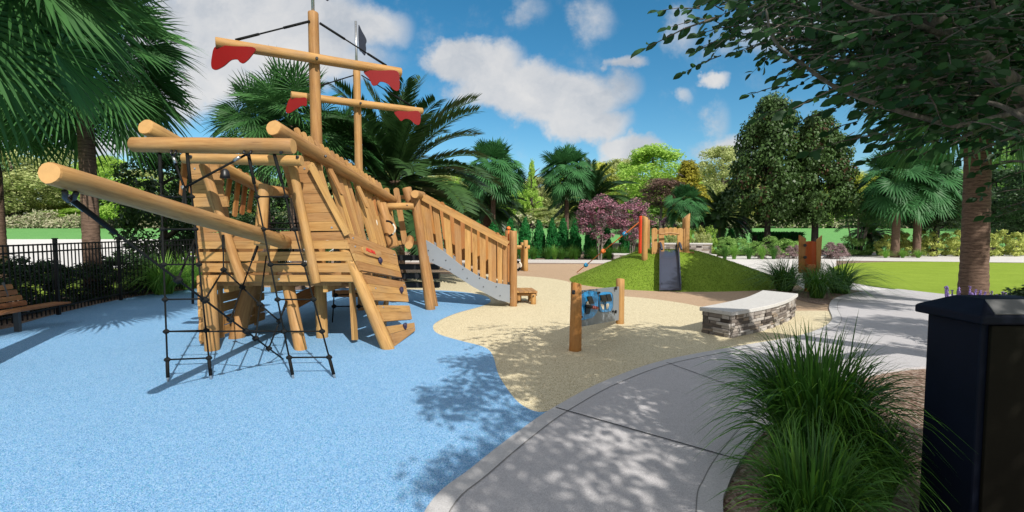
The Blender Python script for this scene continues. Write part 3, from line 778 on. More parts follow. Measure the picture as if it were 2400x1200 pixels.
def L1(px):   # point of the main stay at image column px
    lo, hi = 0, 1
    for _ in range(40):
        m = (lo + hi) / 2; p = tip.lerp(anc, m); v = p - Vector((0, 0, CH)); cy = v.y * math.cos(T) - v.z * math.sin(T)
        if 1200 + F * v.x / cy < px: lo = m
        else: hi = m
    return tip.lerp(anc, lo)
n1_, n2_, n3_, n4_, n5_, n6_ = [L1(x) for x in (417, 480, 540, 576, 599, 630)]
m1, m2, m3, m4 = P(524, 632, 6.9), P(568, 673, 6.85), P(609, 713, 6.8), P(655, 753, 6.75)
web = tubes('rope_web', [[tip, anc], [n1_, P(457, 560, 7.0)], [n2_, m1], [m1, P(523, 552, 7.55)], [m1, m2, m3, m4], [n3_, m2], [m2, P(603, 578, 7.6)], [n5_, m3], [m3, P(624, 600, 7.55)],
                         [n6_, m4], [m4, P(672, 706, 8.0)], [on(la, 777), on(lb, 777), n4_, on(lc, 777)], [on(lc, 537), P(553, 537, 7.3)]], .0115, ROPE, ship)
for p in (n1_, n2_, n3_, n4_, n5_, n6_, m1, m2, m3, m4): knob(p, .04, web)
for p, q in ((tip, tip.lerp(anc, .12)), (P(523, 552, 7.55), m1.lerp(P(523, 552, 7.55), .6)), (P(603, 578, 7.6), m2.lerp(P(603, 578, 7.6), .65)), (P(553, 537, 7.3), P(590, 537, 7.1)), (P(672, 706, 8.0), m4.lerp(P(672, 706, 8.0), .55))):
    tubes('turnbuckle', [[p, q]], .022, ROPE, web)
tubes('shackle', [[P(152, 449, 3.4), P(152, 462, 3.45), P(160, 470, 3.5), P(172, 466, 3.55), P(178, 452, 3.5)]], .02, BOLT, web)
tubes('shackle', [[tip, P(197, 490, 3.72)]], .026, STEEL, web)
# stays between the header hooks
c0 = P(432, 440, 6.7)
hk = tubes('hook_stay', [[P(403, 362, 6.9), c0], [c0, P(577, 362, 6.9)], [c0, P(428, 482, 6.4)], [c0, P(436, 482, 6.4)]], .017, ROPE, ship)
for x in (400, 411): tubes('hook', [[P(x + 3, 350, 6.8), P(x, 360, 6.74), P(406, 366, 6.8)]], .016, BOLT, hk)
for x in (571, 588): tubes('hook', [[P(x + 3, 350, 6.8), P(x, 358, 6.74), P(578, 364, 6.8)]], .016, BOLT, hk)
for a, b in ((P(406, 366, 6.8), P(412, 382, 6.8)), (P(562, 368, 6.8), P(548, 376, 6.8)), (P(427, 436, 6.7), P(434, 447, 6.7))): tubes('clamp', [[a, b]], .024, STEEL, hk)
# net ladder under the stern
q0, q1 = (P(785, 655, 9.9), G(779, 757)), (P(829, 655, 10.0), P(829, 700, 10.4))
rn = tubes('rope_ladder', [list(q0), [P(829, 650, 10.0), P(828, 718, 10.4)], [P(783, 718, 10.2), P(870, 718, 10.4)], [P(787, 692, 10.2), P(850, 688, 10.4)]], .014, ROPE, ship)
for p in ((783, 718, 10.2), (841, 718, 10.35), (787, 692, 10.2), (829, 688, 10.35)): knob(P(*p), .05, rn)
rn = tubes('rope_ladder', [[P(671, 462, 9.0), P(688, 590, 9.0)], [P(686, 465, 9.0), P(700, 570, 9.0)], [P(620, 523, 9.2), P(745, 523, 9.2)]], .014, ROPE, ship)
# mooring gear left of the hull
tubes('side_rope', [[P(462, 545, 7.9), P(452, 600, 7.9), P(452, 712, 7.9)]], .02, ROPE, ship)
# ================================================================== SMALL PLAY EQUIPMENT
# step stool beside the slide
so = G(1235, 712); sx0, sx1 = P(1210, 0, 12.6).x, P(1258, 0, 12.6).x
stool = thing('step_stool', 'low slatted timber step standing on the beige rubber beside the slide post', 'step', (so.x, 12.9, 0))
log('leg', (sx1 - .07, 12.62, 0), (sx1 - .07, 12.62, .3), .075, .075, WOOD, stool); log('leg', (sx0 + .06, 12.66, 0.1), (sx0 + .06, 12.66, .3), .06, .06, WOOD, stool)
log('leg', (sx1 - .12, 13.2, 0), (sx1 - .12, 13.2, .3), .075, .075, WOOD, stool); log('leg', (sx0 + .08, 13.2, 0), (sx0 + .08, 13.2, .3), .075, .075, WOOD, stool)
log('support', (sx0 - .02, 12.68, .27), (sx1 + .03, 12.68, .27), .05, .05, WOOD, stool); log('support', (sx0 - .02, 13.15, .27), (sx1 + .03, 13.15, .27), .05, .05, WOOD, stool)
for k in range(5):
    x = sx0 + .03 + k * (sx1 - sx0) / 4.4
    board('plank', (x, 12.52, .345), (x - .12, 13.35, .345), .115, .035, (0, 0, 1), WOODB, stool)
bolt((sx1 - .07, 12.53, .24), (0, -1, 0), .02, stool)
# hurdle beam
hb = thing('balance_bar', 'round timber hurdle bar on posts behind the slide fence', 'hurdle', (P(1160, 0, 23).x, 23, 0))
for x, dy in ((1233, 0), (1226, .5), (1050, 0)):
    g = Vector((P(x, 0, 23 + dy).x, 23 + dy, 0)); log('post', g, g + Vector((0, 0, 1.52 if dy == 0 else 1.4)), .115, .11, WOOD, hb)
log('bar', Vector((P(1040, 0, 23.2).x, 23.22, 1.17)), Vector((P(1243, 0, 23.2).x, 23.22, 1.17)), .1, .1, WOOD, hb)
bolt((P(1233, 0, 23).x, 22.88, 1.17), (0, -1, 0), .04, hb)
q = catmull([P(x, y, 22.9) for x, y in ((1211, 613), (1217, 615), (1221, 620), (1220, 627), (1213, 634))], 4)
gl = tubes('rope_loop', [q], .05, WHITER, hb); tubes('chain', [q[:5]], .06, ROPE, gl); tubes('chain', [q[-5:]], .06, ROPE, gl)
# play panel
g1, g2 = G(1348, 822), G(1453, 759)
pp = thing('play_panel', 'two post timber play panel with grey board and blue windows on the beige rubber', 'play panel', (g1.x, g1.y, 0))
p1t = P(1348, 664, g1.y).z; p2t = P(1453, 654, g2.y).z
log('post', g1 - Vector((0, 0, .04)), Vector((g1.x + .01, g1.y, p1t)), .105, .088, WOODR, pp, jit=.06, cut1=(.2, .2))
log('post', g2 - Vector((0, 0, .04)), Vector((g2.x, g2.y, p2t)), .092, .085, WOOD, pp, jit=.06, cut1=(.1, .25))
dv = (g2 - g1).normalized(); nv = Vector((dv.y, -dv.x, 0))
def q6(x, y, off=0.0): return PP(1320 + x / 6, 640 + y / 6, g1 + nv * off, nv)
def qpan(name, pts, off, mat, par, t=.014, smooth=0):
    p = [q6(x, y, off) for x, y in pts]
    if smooth: p = catmull(p, smooth, True)
    return panel(name, p, nv, t, mat, par, 0, .0015, grain=dv)
grey = panel('board', [q6(200, 765), q6(790, 660), q6(790, 190), q6(200, 250)], nv, .025, PANELG, pp, 0, .002, grain=dv)
blk = m_plain('black_flap', (.01, .012, .014), .4); cream = m_plain('cream_lens', (.62, .55, .42), .5)
W1 = [(235, 380), (262, 310), (310, 268), (370, 252), (470, 262), (492, 300), (492, 430), (478, 540), (430, 610), (370, 638), (235, 640)]
W2 = [(514, 330), (530, 285), (580, 268), (655, 270), (690, 300), (700, 400), (690, 500), (655, 540), (570, 550), (525, 535), (512, 450)]
w1 = qpan('window_frame', W1, .02, BLUEP, pp, smooth=4); w2 = qpan('window_frame', W2, .02, BLUEP, pp, smooth=4)
qpan('window_edge', [(x + (6 if x > 600 else 0), y - 1) for x, y in W2], .012, blk, w2, .01, 4); qpan('window_edge', [(x - 5, y - 3) for x, y in W1], .012, blk, w1, .01, 4)
qpan('lens', [(318, 430), (335, 400), (360, 395), (380, 420), (390, 470), (370, 560), (335, 580), (318, 560)], .026, blk, w1, .012, 3)
qpan('lens', [(345, 400), (365, 405), (380, 450), (340, 452), (322, 440)], .032, cream, w1, .006, 2)
for a in ([(528, 440), (560, 436), (575, 470), (572, 515), (545, 495)], [(607, 436), (645, 430), (642, 475), (625, 500), (607, 508)], [(530, 400), (545, 370), (552, 385), (540, 405)], [(618, 380), (624, 358), (636, 375), (630, 392)]): qpan('lens', a, .028, cream, w2, .006, 2)
for x in (575, 600): qpan('bar', [(x, 300), (x + 7, 300), (x + 7, 515), (x, 515)], .03, blk, w2, .006)
def flap(pts, par): return panel('flap', [q6(x, y, o) for x, y, o in pts], nv, .01, blk, par, 0, .001, grain=dv)
for pts, par in (([(337, 330, .035), (405, 325, .035), (440, 430, .05), (378, 434, .05)], w1), ([(522, 310, .035), (590, 305, .035), (630, 398, .05), (552, 402, .05)], w2), ([(605, 300, .035), (665, 293, .035), (692, 390, .05), (634, 394, .05)], w2), ([(322, 470, .035), (395, 478, .06), (372, 575, .09), (322, 580, .06)], w1)):
    q = [q6(x, y, o) for x, y, o in pts]; nn_ = (q[1] - q[0]).cross(q[2] - q[0]).normalized(); nn_ = nn_ if nn_.dot(nv) > 0 else -nn_
    v = [tuple(a) for a in q] + [tuple(a - nn_ * .01) for a in q]
    link('flap', mesh('flap', v, [(0, 1, 2, 3), (7, 6, 5, 4), (0, 4, 5, 1), (1, 5, 6, 2), (2, 6, 7, 3), (3, 7, 4, 0)], (blk,), False), None, par)
hd = tubes('roller', [[q6(322, 462, .06), q6(495, 492, .07)]], .027, blk, w1)
v = []; f = []
for a, b in ((402, 416), (430, 446), (458, 474)): tube(v, f, [q6(a, 477 + (a - 402) * .17, .066), q6(b, 479 + (b - 402) * .17, .068)], .029, 10)
link('roller_stripe', mesh('st', v, f, (m_plain('red_white', (.65, .12, .1), .4),), True), None, hd)
for x, y in ((478, 282), (510, 275), (262, 618), (703, 540)): bolt(q6(x, y, .02), nv, .02, pp)
for x, y in ((745, 212), (742, 545), (150, 270)): bolt(q6(x, y, .04 if x > 400 else .12), nv, .035, pp)
# ================================================================== MOUND WITH SLIDE TOWER
MC = Vector((6.0, 18.3, 0))
def mound_h(x, y):
    dx, dy = x - MC.x, y - MC.y
    rx_ = 3.7 if dx < 0 else 4.7; ry_ = 3.1 if dy < 0 else 4.3
    r = math.sqrt((dx / rx_) ** 2 + (dy / ry_) ** 2) 
    if r >= 1: return 0
    r = max(0, (r - .2) / .8)
    return 1.28 * (1 - (r * r + .0025) ** .5 * 1.0) * (1 + .04 * math.sin(math.pi * min(1, r))) * min(1, (1 - r) * 8) ** .3 + .02 * mnoise.noise(Vector((x, y, 0))) * (1 - r)
nr, na = 40, 96; v = [(MC.x, MC.y, mound_h(MC.x, MC.y))]; f = []
for i in range(1, nr + 1):
    for j in range(na):
        a = 2 * math.pi * j / na; t = i / nr; x = MC.x + math.cos(a) * t * (3.75 if math.cos(a) < 0 else 4.75); y = MC.y + math.sin(a) * t * (3.15 if math.sin(a) < 0 else 4.35)
        v.append((x, y, mound_h(x, y) + (.014 if i < nr else -.01)))
for j in range(na): f.append((0, 1 + j, 1 + (j + 1) % na))
for i in range(nr - 1):
    for j in range(na): a = 1 + i * na + j; b = 1 + i * na + (j + 1) % na; f.append((a, a + na, b + na, b))
def m_turf(name, dark, mid, light):
    m, nt = newmat(name); s = NT(nt); c = s.coord('Object')
    n1 = s.noise(c, .8, 3); n2 = s.noise(c, 9, 4); n3 = s.noise(c, 60, 2)
    fq = s.math('ADD', s.math('MULTIPLY', n1, .25), s.math('ADD', s.math('MULTIPLY', n2, .3), s.math('MULTIPLY', n3, .45)))
    s.finish(s.ramp(fq, [(.36, dark), (.5, mid), (.66, light)]), .9, n3, .9, .02, .15); return m
TURF = m_turf('turf', (.10, .17, .016), (.165, .26, .025), (.24, .35, .045))
mo = link('grass_mound', mesh('grass_mound', v, f, (TURF,), True)); tag(mo, kind='structure')
# turf blades
BLADE = m_leaf('turf_blade', (.11, .20, .02), (.30, .40, .07), .35, .6, .2)
def turf_blades(name, pts_fn, n, L, w, seed=5):
    rng = np.random.default_rng(seed); C = pts_fn(rng, n); n = len(C)
    D = rng.normal(size=(n, 3)) * .5; D[:, 2] = 1; N = rng.normal(size=(n, 3)); N[:, 2] *= .3
    V, Fq = kites(C, D, N, L * (.5 + rng.random(n)), w, 0, .25)
    o = link(name, npmesh(name, V, Fq, (BLADE,), attr=np.repeat(rng.random(n), 4))); tag(o, kind='stuff'); return o
def on_mound(rng, n):
    a = rng.random(n) * 2 * math.pi; t = np.sqrt(rng.random(n)); x = MC.x + np.cos(a) * t * np.where(np.cos(a) < 0, 3.7, 4.7); y = MC.y + np.sin(a) * t * np.where(np.sin(a) < 0, 3.1, 4.3)
    return np.array([(p, q, mound_h(p, q) + .005) for p, q in zip(x, y)])
turf_blades('mound_grass', on_mound, 42000, .042, .014)
tz = mound_h(6.0, 18.2)
tower = thing('slide_tower', 'small timber play tower with grey slide on the grass mound', 'slide tower', (6.0, 18.0, tz))
def tpost(px, d, ytop, r, cut):
    x = P(px, 0, d).x; return log('post', (x, d, mound_h(x, d) - .1), (x, d, P(px, ytop, d).z), r, r, WOOD, tower, cut1=cut)
tpost(1520, 17.3, 508, .108, (.5, 0)); tpost(1620, 17.6, 506, .115, (-.9, 0)); tpost(1519 + 5, 19.4, 515, .13, (0, 0)); tpost(1617, 19.6, 512, .13, (0, 0))
fb = board('rail', P(1530, 544, 17.7), P(1612, 544, 17.7), .16, .05, (0, -1, 0), WOODB, tower)
for x, w in ((1534, 13), (1550, 13), (1594, 13), (1608, 12)):
    board('fence_board', P(x, 602, 17.55), P(x, 534, 17.55), w / 1100 * 17.55, .045, (0, -1, 0), WOODB, tower, 's', 'r')
for x in (1561, 1572, 1582): board('fence_board', P(x, 552, 17.55), P(x, 533, 17.55), .17, .045, (0, -1, 0), WOODB, tower, 'r', 'r')
tubes('grab_bar', [catmull([P(x, y, 17.3) for x, y in ((1546, 549), (1560, 547), (1570, 546), (1580, 547), (1592, 549))], 3)], .035, WOODB, tower)
boxes('platform', [((6.05, 18.4, 1.16), (1.5, 1.8, .08))], WOODB, tower)
# chute
sa, sb = P(1568, 591, 17.6), G(1571, 684); hw = .36
ch = [sa + Vector((0, .25, .02)), sa] + [Vector((q.x, q.y, max(q.z, mound_h(q.x, q.y) + .09))) for q in (sa.lerp(sb, .3), sa.lerp(sb, .6), sa.lerp(sb, .85))] + [sb + Vector((0, 0, .06))]
prof = [(-hw, .17), (-hw + .035, .17), (-hw + .05, .015), (0, 0), (hw - .05, .015), (hw - .035, .17), (hw, .17), (hw, -.05), (-hw, -.05)]
v = []; f = []
for c in catmull(ch, 4): v += [(c.x + x, c.y, c.z + z + .04) for x, z in prof]
m = len(prof); k = len(v) // m
for i in range(k - 1):
    for j in range(m): f.append((i * m + j, i * m + (j + 1) % m, (i + 1) * m + (j + 1) % m, (i + 1) * m + j))
f.append(tuple(range(m))[::-1]); f.append(tuple(range((k - 1) * m, k * m)))
link('slide_chute', mesh('slide_chute', v, f, (CHUTE,), False), None, tower)
for s in (-1, 1):
    q = [Vector((sa.x + s * hw, sa.y + .2, sa.z + .2)), Vector((sa.x + s * hw, sa.y + .1, sa.z + .35)), Vector((sa.x + s * hw, sa.y - .1, sa.z + .33)), Vector((sa.x + s * hw, sa.y - .3, sa.z + .1))]
    tubes('side_lip', [catmull(q, 3)], .045, CHUTE, tower)
rx0 = P(1511.5, 0, 18.0).x
rpz = P(0, 506, 18.0).z
rp = thing('red_pole', 'bright red round pole standing at the left of the mound tower', 'pole', (rx0, 18, mound_h(rx0, 18)))
log('pole', (rx0, 18, mound_h(rx0, 18) - .05), (rx0, 18, rpz), .105, .1, m_plain('red_paint', (.75, .06, .015), .4), rp); log('cap', (rx0, 18, rpz), (rx0, 18, rpz + .05), .1, .09, BOLT, rp)
ra, rb_ = P(1509, 512, 17.9), Vector((P(1357, 0, 21.8).x, 21.8, .05))
cr = thing('climbing_rope', 'orange climbing rope with blue and orange discs strung from the red pole to the lawn', 'rope', rb_)
tubes('rope', [[ra, rb_]], .02, ORANGER, cr); tubes('shackle', [[P(1513, 519, 17.9), ra, P(1502, 522, 18.1)]], .04, BOLT, cr)
for t, mt in ((.25, TEAL), (.56, ORANGER), (.84, TEAL)):
    c = ra.lerp(rb_, t); d = (rb_ - ra).normalized(); tubes('disc', [[c - d * .055, c + d * .05]], .095, mt, cr, 12)
# ================================================================== TALKING POST (orange)
ox, oy = G(1897, 684).x, G(1897, 684).y
op = thing('sound_post', 'curved orange panel post held between two pale timber boards behind the grass clumps', 'play post', (ox, oy, 0))
def cpt(px, py, d): return P(px, py, d)
log('foot', (ox + .02, oy, -.05), (ox + .02, oy, .9), .16, .13, m_plain('orange_wood', (.5, .17, .05), .5), op)
panel('side_board', [P(1874, 640, oy - .05), P(1886, 640, oy - .02), P(1893, 560, oy - .05), P(1875, 551, oy - .05)], Vector((.25, -1, 0)), .06, WOODR, op, 0, .004, grain=Vector((0, 0, 1)))
panel('side_board', [P(1914, 645, oy - .1), P(1927, 630, oy - .3), P(1932, 551, oy - .35), P(1914, 562, oy - .1)], Vector((-.35, -1, 0)), .06, WOOD, op, 0, .004, grain=Vector((0, 0, 1)))
v = []; f = []; n = 10
for i in range(n + 1):
    t = i / n; px = 1884 + (1916 - 1884) * t; d = oy + .12 * math.sin(math.pi * t)
    v += [tuple(P(px, 655, d)), tuple(P(px, 565 + 3 * (1 - math.sin(math.pi * t)), d)), tuple(P(px, 565 + 3 * (1 - math.sin(math.pi * t)), d) + Vector((0, .05, 0))), tuple(P(px, 655, d) + Vector((0, .05, 0)))]
for i in range(n):
    a = 4 * i
    for j in range(4): f.append((a + j, a + 4 + j, a + 4 + (j + 1) % 4, a + (j + 1) % 4))
f += [(0, 1, 2, 3), (4 * n + 3, 4 * n + 2, 4 * n + 1, 4 * n)]
link('curved_panel', mesh('curved_panel', v, f, (ORANGE,), False), None, op)
for y in (575, 603): bolt(P(1887, y, oy - .12), (0, -1, 0), .05, op)
# ================================================================== STONE WALLS
def m_stone():
    m, nt = newmat('ledge_stone'); s = NT(nt); c = s.coord('Object'); at = s.n('ShaderNodeAttribute'); at.attribute_name = 'tone'
    n = s.noise(c, 9, 5, .65); n2 = s.noise(c, 45, 3)
    base = s.ramp(at.outputs['Fac'], [(0, (.055, .045, .04)), (.22, (.15, .125, .11)), (.5, (.29, .26, .235)), (.8, (.46, .43, .40)), (1, (.25, .20, .155))])
    g = s.math('ADD', .45, s.math('MULTIPLY', s.math('ADD', n, n2), .55)); cm = s.n('ShaderNodeCombineColor')
    for i in range(3): s.l(g, cm.inputs[i])
    s.finish(s.mix(1, base, cm.outputs[0], 'MULTIPLY'), .85, s.math('ADD', n, n2), .7, .01, .2); return m
STONE = m_stone(); MORT = m_plain('mortar', (.10, .09, .08), .9, var=.3, scale=20)
def stones(name, path, h, parent, seed, hs=(.045, .085), ls=(.09, .3), z0=0.0):
    """ledge stones along a polyline (outward = right of travel)"""
    rnd = random.Random(seed); cum = [0]
    for a, b in zip(path[:-1], path[1:]): cum.append(cum[-1] + (b - a).length)
    Lt = cum[-1]
    def at(s):
        s = max(0, min(Lt - 1e-6, s))
        for i in range(len(path) - 1):
            if s <= cum[i + 1]:
                t = (s - cum[i]) / (cum[i + 1] - cum[i]); d = (path[i + 1] - path[i]).normalized(); return path[i].lerp(path[i + 1], t), Vector((d.y, -d.x, 0))
    v = []; f = []; tn = []; z = z0
    while z < h - .01:
        hh = min(rnd.uniform(*hs), h - z); hh = h - z if h - z - hh < hs[0] * .6 else hh; s = -rnd.uniform(0, .1)
        while s < Lt:
            L = rnd.uniform(*ls) * (1.3 if hh < .06 else 1); e = min(s + L, Lt); s0 = max(0, s)
            if e - s0 > .015:
                pr = rnd.uniform(.0, .035); tone = rnd.random(); sub = 1 if rnd.random() < .75 or hh < .06 else 2
                for q in range(sub):
                    za, zb = z + hh * q / sub, z + hh * (q + 1) / sub; b = len(v)
                    (pa, na_), (pb, nb_) = at(s0 + .004), at(e - .004)
                    for p, nn in ((pa, na_), (pb, nb_)):
                        for zz in (za + .003, zb - .003):
                            j = rnd.uniform(-.004, .004)
                            v.append((p.x - nn.x * .03, p.y - nn.y * .03, zz)); v.append((p.x + nn.x * (pr - .008), p.y + nn.y * (pr - .008), zz + j))
                    for p, nn, ds in ((pa, na_, 1), (pb, nb_, -1)):
                        dd = Vector((-nn.y, nn.x, 0)) * ds * .01
                        for zz, dz in ((za + .003, .008), (zb - .003, -.008)):
                            v.append((p.x + nn.x * pr + dd.x, p.y + nn.y * pr + dd.y, zz + dz))
                    # b..b+7 : A(z0 in,out z1 in,out) B(same); b+8..11 face
                    A0, A1, A2, A3, B0, B1, B2, B3 = range(b, b + 8); c0, c1, c2, c3 = range(b + 8, b + 12)
                    for q4 in ((c0, c2, c3, c1), (A1, B1, c2, c0), (B1, B3, c3, c2), (B3, A3, c1, c3), (A3, A1, c0, c1), (A0, A1, A3, A2), (B0, B2, B3, B1), (A2, A3, B3, B2), (A0, B0, B1, A1)): f.append(q4)
                    tn += [min(1, max(0, tone + rnd.uniform(-.1, .1)))] * 12
            s = e if e > s else s + L
        z += hh
    m = mesh(name, v, f, (STONE,), False); a = m.attributes.new('tone', 'FLOAT', 'POINT'); a.data.foreach_set('value', tn)
    return link(name, m, None, parent)
def ring_wall(name, label, front, back, h, cap, cat, seed, over=.045, hs=(.045, .085), ls=(.09, .3), group=None):
    """front, back: polylines left to right"""
    c = sum(front + back, Vector()) / len(front + back); c.z = 0
    t = thing(name, label, cat, c, group=group)
    loop = front + back[::-1]
    n = len(loop); v = [(p.x, p.y, 0.0) for p in loop] + [(p.x, p.y, h) for p in loop]; f = [(i, (i + 1) % n, (i + 1) % n + n, i + n) for i in range(n)]
    link('core', mesh('core', v, f, (MORT,), False), None, t)
    stones('stone_facing', loop + [loop[0]], h, t, seed, hs, ls)
    # coping
    m = len(front); o = []
    for i in range(m):
        fa, ba = front[i], back[i]; d = (fa - ba).normalized(); o.append((fa + d * over, ba - d * over))
    e0 = (o[0][0] - o[1][0]).normalized() * over; e1 = (o[-1][0] - o[-2][0]).normalized() * over
    o[0] = (o[0][0] + e0, o[0][1] + e0); o[-1] = (o[-1][0] + e1, o[-1][1] + e1)
    lp = [a for a, b in o] + [b for a, b in o][::-1]; n = len(lp)
    v = [(p.x, p.y, h + .003) for p in lp] + [(p.x, p.y, h + cap) for p in lp]
    f = [(i, (i + 1) % n, (i + 1) % n + n, i + n) for i in range(n)]
    for i in range(m - 1): f.append((n + i, n + i + 1, 2 * n - 2 - i, 2 * n - 1 - i)); f.append((i + 1, i, n - 1 - i, n - 2 - i))
    co = link('coping', mesh('coping', v, f, (CAPS,), False), None, t); md = co.modifiers.new('bevel', 'BEVEL'); md.width = .008; md.segments = 2; md.limit_method = 'ANGLE'; md.angle_limit = R(40)
    return t
fr = catmull([P(x, y, d) for x, y, d in ((1717, 797, 8.59), (1797, 781, 9.37), (1845, 761, 10.1), (1868, 748, 11.0))], 7)
fr = catmull([Vector((4.04, 8.59, 0)), Vector((5.05, 9.3, 0)), Vector((5.92, 10.1, 0)), Vector((6.72, 11.05, 0))], 7)
bk = catmull([Vector((3.72, 9.08, 0)), Vector((4.55, 9.75, 0)), Vector((5.35, 10.5, 0)), Vector((6.28, 11.62, 0))], 7)
ring_wall('stone_bench', 'curved stacked stone seat wall with pale coping beside the concrete path', fr, bk, .43, .075, 'stone bench', 11)
def strt(x0, x1, y0, y1, n=6): return [Vector((x0 + (x1 - x0) * i / n, y0 + (y1 - y0) * i / n, 0)) for i in range(n + 1)]
xa, xb = P(1440, 0, 33).x, P(1684, 0, 33).x
ring_wall('retaining_wall', 'upper low stacked stone wall with white coping behind the slide tower', strt(xa, xb, 34.0, 33.2), strt(xa, xb, 34.5, 33.7), 1.0, .1, 'wall', 12, hs=(.08, .16), ls=(.2, .6))
xa, xb = P(1455, 0, 29).x, P(1688, 0, 29).x
ring_wall('retaining_wall', 'lower stacked stone wall stepping down behind the right side of the mound', strt(xa, xb, 30.0, 28.8), strt(xa, xb, 30.5, 29.4), .42, .1, 'wall', 13, hs=(.08, .14), ls=(.2, .6))
# ================================================================== LITTER BIN
bn = thing('litter_bin', 'tall dark navy and brown litter bin with sloped lid at the path edge', 'litter bin', (3.1, 3.0, 0))
bx0, bx1, by0, by1, bz = 2.83, 3.4, 2.8, 3.17, 1.44
boxes('body', [(((bx0 + bx1) / 2, (by0 + by1) / 2, bz / 2), (bx1 - bx0, by1 - by0, bz))], BINN, bn, .012)
boxes('door', [(((bx0 + bx1) / 2 + .015, by0 - .011, bz / 2), (bx1 - bx0 - .05, .02, bz - .02))], BINB, bn, .004)
ov = .05; v = [(bx0 - ov, by0 - ov, bz), (bx1 + ov, by0 - ov, bz), (bx1 + ov, by1 + ov, bz), (bx0 - ov, by1 + ov, bz)]; v += [(x, y, bz + .055) for x, y, _ in v]
v += [(bx0 + .1, by0 + .08, bz + .135), (bx1 - .1, by0 + .08, bz + .135), (bx1 - .1, by1 - .08, bz + .135), (bx0 + .1, by1 - .08, bz + .135)]
f = [(3, 2, 1, 0)] + [(i, (i + 1) % 4, (i + 1) % 4 + 4, i + 4) for i in range(4)] + [(i + 4, (i + 1) % 4 + 4, (i + 1) % 4 + 8, i + 8) for i in range(4)] + [(8, 9, 10, 11)]
ld_ = link('lid', mesh('lid', v, f, (BINN,), False), None, bn); md = ld_.modifiers.new('bevel', 'BEVEL'); md.width = .012; md.segments = 3
sl0 = Vector((0, .13, .08)).normalized(); A = Vector((bx0 + .035, by0 - .05, bz + .055))
v = []; 
pa = A + sl0 * .012; pb = A + sl0 * .145
nn = Vector((0, -sl0.z, sl0.y)) * .006
q = [pa, pa + Vector((.5, 0, 0)), pb + Vector((.42, 0, 0)), pb + Vector((.05, 0, 0))]
v = [tuple(p) for p in q] + [tuple(p + nn) for p in q]
link('plate', mesh('plate', v, [(4, 5, 6, 7), (0, 1, 5, 4), (1, 2, 6, 5), (2, 3, 7, 6), (3, 0, 4, 7)], (BINP,), False), None, bn)
# ================================================================== PARK BENCH
be = thing('park_bench', 'timber slat bench with steel leg in the shade by the black fence', 'bench', (-9.55, 8.6, 0))
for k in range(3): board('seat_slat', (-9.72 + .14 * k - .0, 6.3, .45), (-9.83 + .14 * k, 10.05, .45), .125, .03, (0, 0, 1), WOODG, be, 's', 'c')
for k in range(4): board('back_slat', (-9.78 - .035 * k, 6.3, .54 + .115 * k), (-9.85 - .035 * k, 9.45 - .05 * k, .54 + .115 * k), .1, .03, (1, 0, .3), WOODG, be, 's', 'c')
for y in (6.9, 9.15):
    v = []; f = []; box(v, f, (-9.73, y, .22), (.1, .055, .44)); box(v, f, (-9.7, y, .42), (.4, .05, .03)); tube(v, f, [(-9.83, y, .42), (-9.97, y, .98)], .022, 6)
    link('leg', mesh('leg', v, f, (m_plain('grey_steel', (.09, .095, .1), .45),), False), None, be)
# ================================================================== GROUND
def gp(lst): return [G(x, y) for x, y in lst]
def m_ground():
    m, nt = newmat('far_ground'); s = NT(nt); c = s.coord('Object'); n = s.noise(c, .08, 4); n2 = s.noise(c, 3, 3)
    s.finish(s.ramp(s.math('ADD', s.math('MULTIPLY', n, .6), s.math('MULTIPLY', n2, .4)), [(.35, (.055, .13, .03)), (.65, (.11, .22, .05))]), .9, n2, .4, .03, .15); return m
FARG = m_ground()
LAWN = m_turf('lawn_turf', (.17, .25, .022), (.235, .335, .035), (.31, .41, .055))
FAIR = m_turf('fairway_turf', (.10, .27, .08), (.13, .32, .10), (.16, .37, .12))
v = []; f = []; xs = [-400, -120, -60, -30, 0, 30, 60, 120, 400]; yy = [-30, 0, 20, 35, 46, 50, 56, 62, 66, 140, 400]
def gz(y): return 0 if y < 46 else (min(1, (y - 46) / 20) * 2.3 + max(0, (y - 66)) * .01)
for y in yy:
    for x in xs: v.append((x, y, gz(y) - .02))
for i in range(len(yy) - 1):
    for j in range(len(xs) - 1): a = i * len(xs) + j; f.append((a, a + 1, a + 1 + len(xs), a + len(xs)))
tag(link('ground', mesh('ground', v, f, (FAIR,), False)), kind='structure')
sheet('mulch_bed', [(-16, 4), (-9.5, 4), (-9.5, 16), (10, 20), (16, 14), (30, 14), (46, 30), (46, 44), (-12, 44), (-16, 30)], -.004, MULCH)
sheet('mulch_bed_path', [(0, -2), (16, -2), (16, 14), (4, 8), (.3, 3)], -.003, MULCH).name = 'mulch_bed'
sheet('left_path', [Vector((-60, 24, 0)), Vector((-15.5, 17, 0)), Vector((-13.2, 24, 0)), Vector((-13, 40, 0)), Vector((-10, 45.5, 0)), Vector((-60, 45.5, 0))], .0, PAVE).name = 'road'
v = []; f = []
for i, y in enumerate((45.4, 46, 48, 50, 52, 54.5)): v += [(-90, y, gz(y) + .004), (-10.5 - .3 * i, y, gz(y) + .004)]
for i in range(5): f.append((2 * i, 2 * i + 1, 2 * i + 3, 2 * i + 2))
tag(link('road', mesh('road', v, f, (PAVE,), False)), kind='structure')
sheet('grass_verge', [Vector((-60, 20, 0)), Vector((-60, 17, 0)), Vector((-12.2, 14, 0)), Vector((-13.5, 24, 0)), Vector((-20, 24.5, 0)), Vector((-32, 26, 0))], .004, LAWN)
sheet('grass_verge', [Vector((-30, 40, 0)), Vector((-12.9, 31, 0)), Vector((-12.9, 33, 0)), Vector((-30, 42.5, 0))], .006, LAWN)
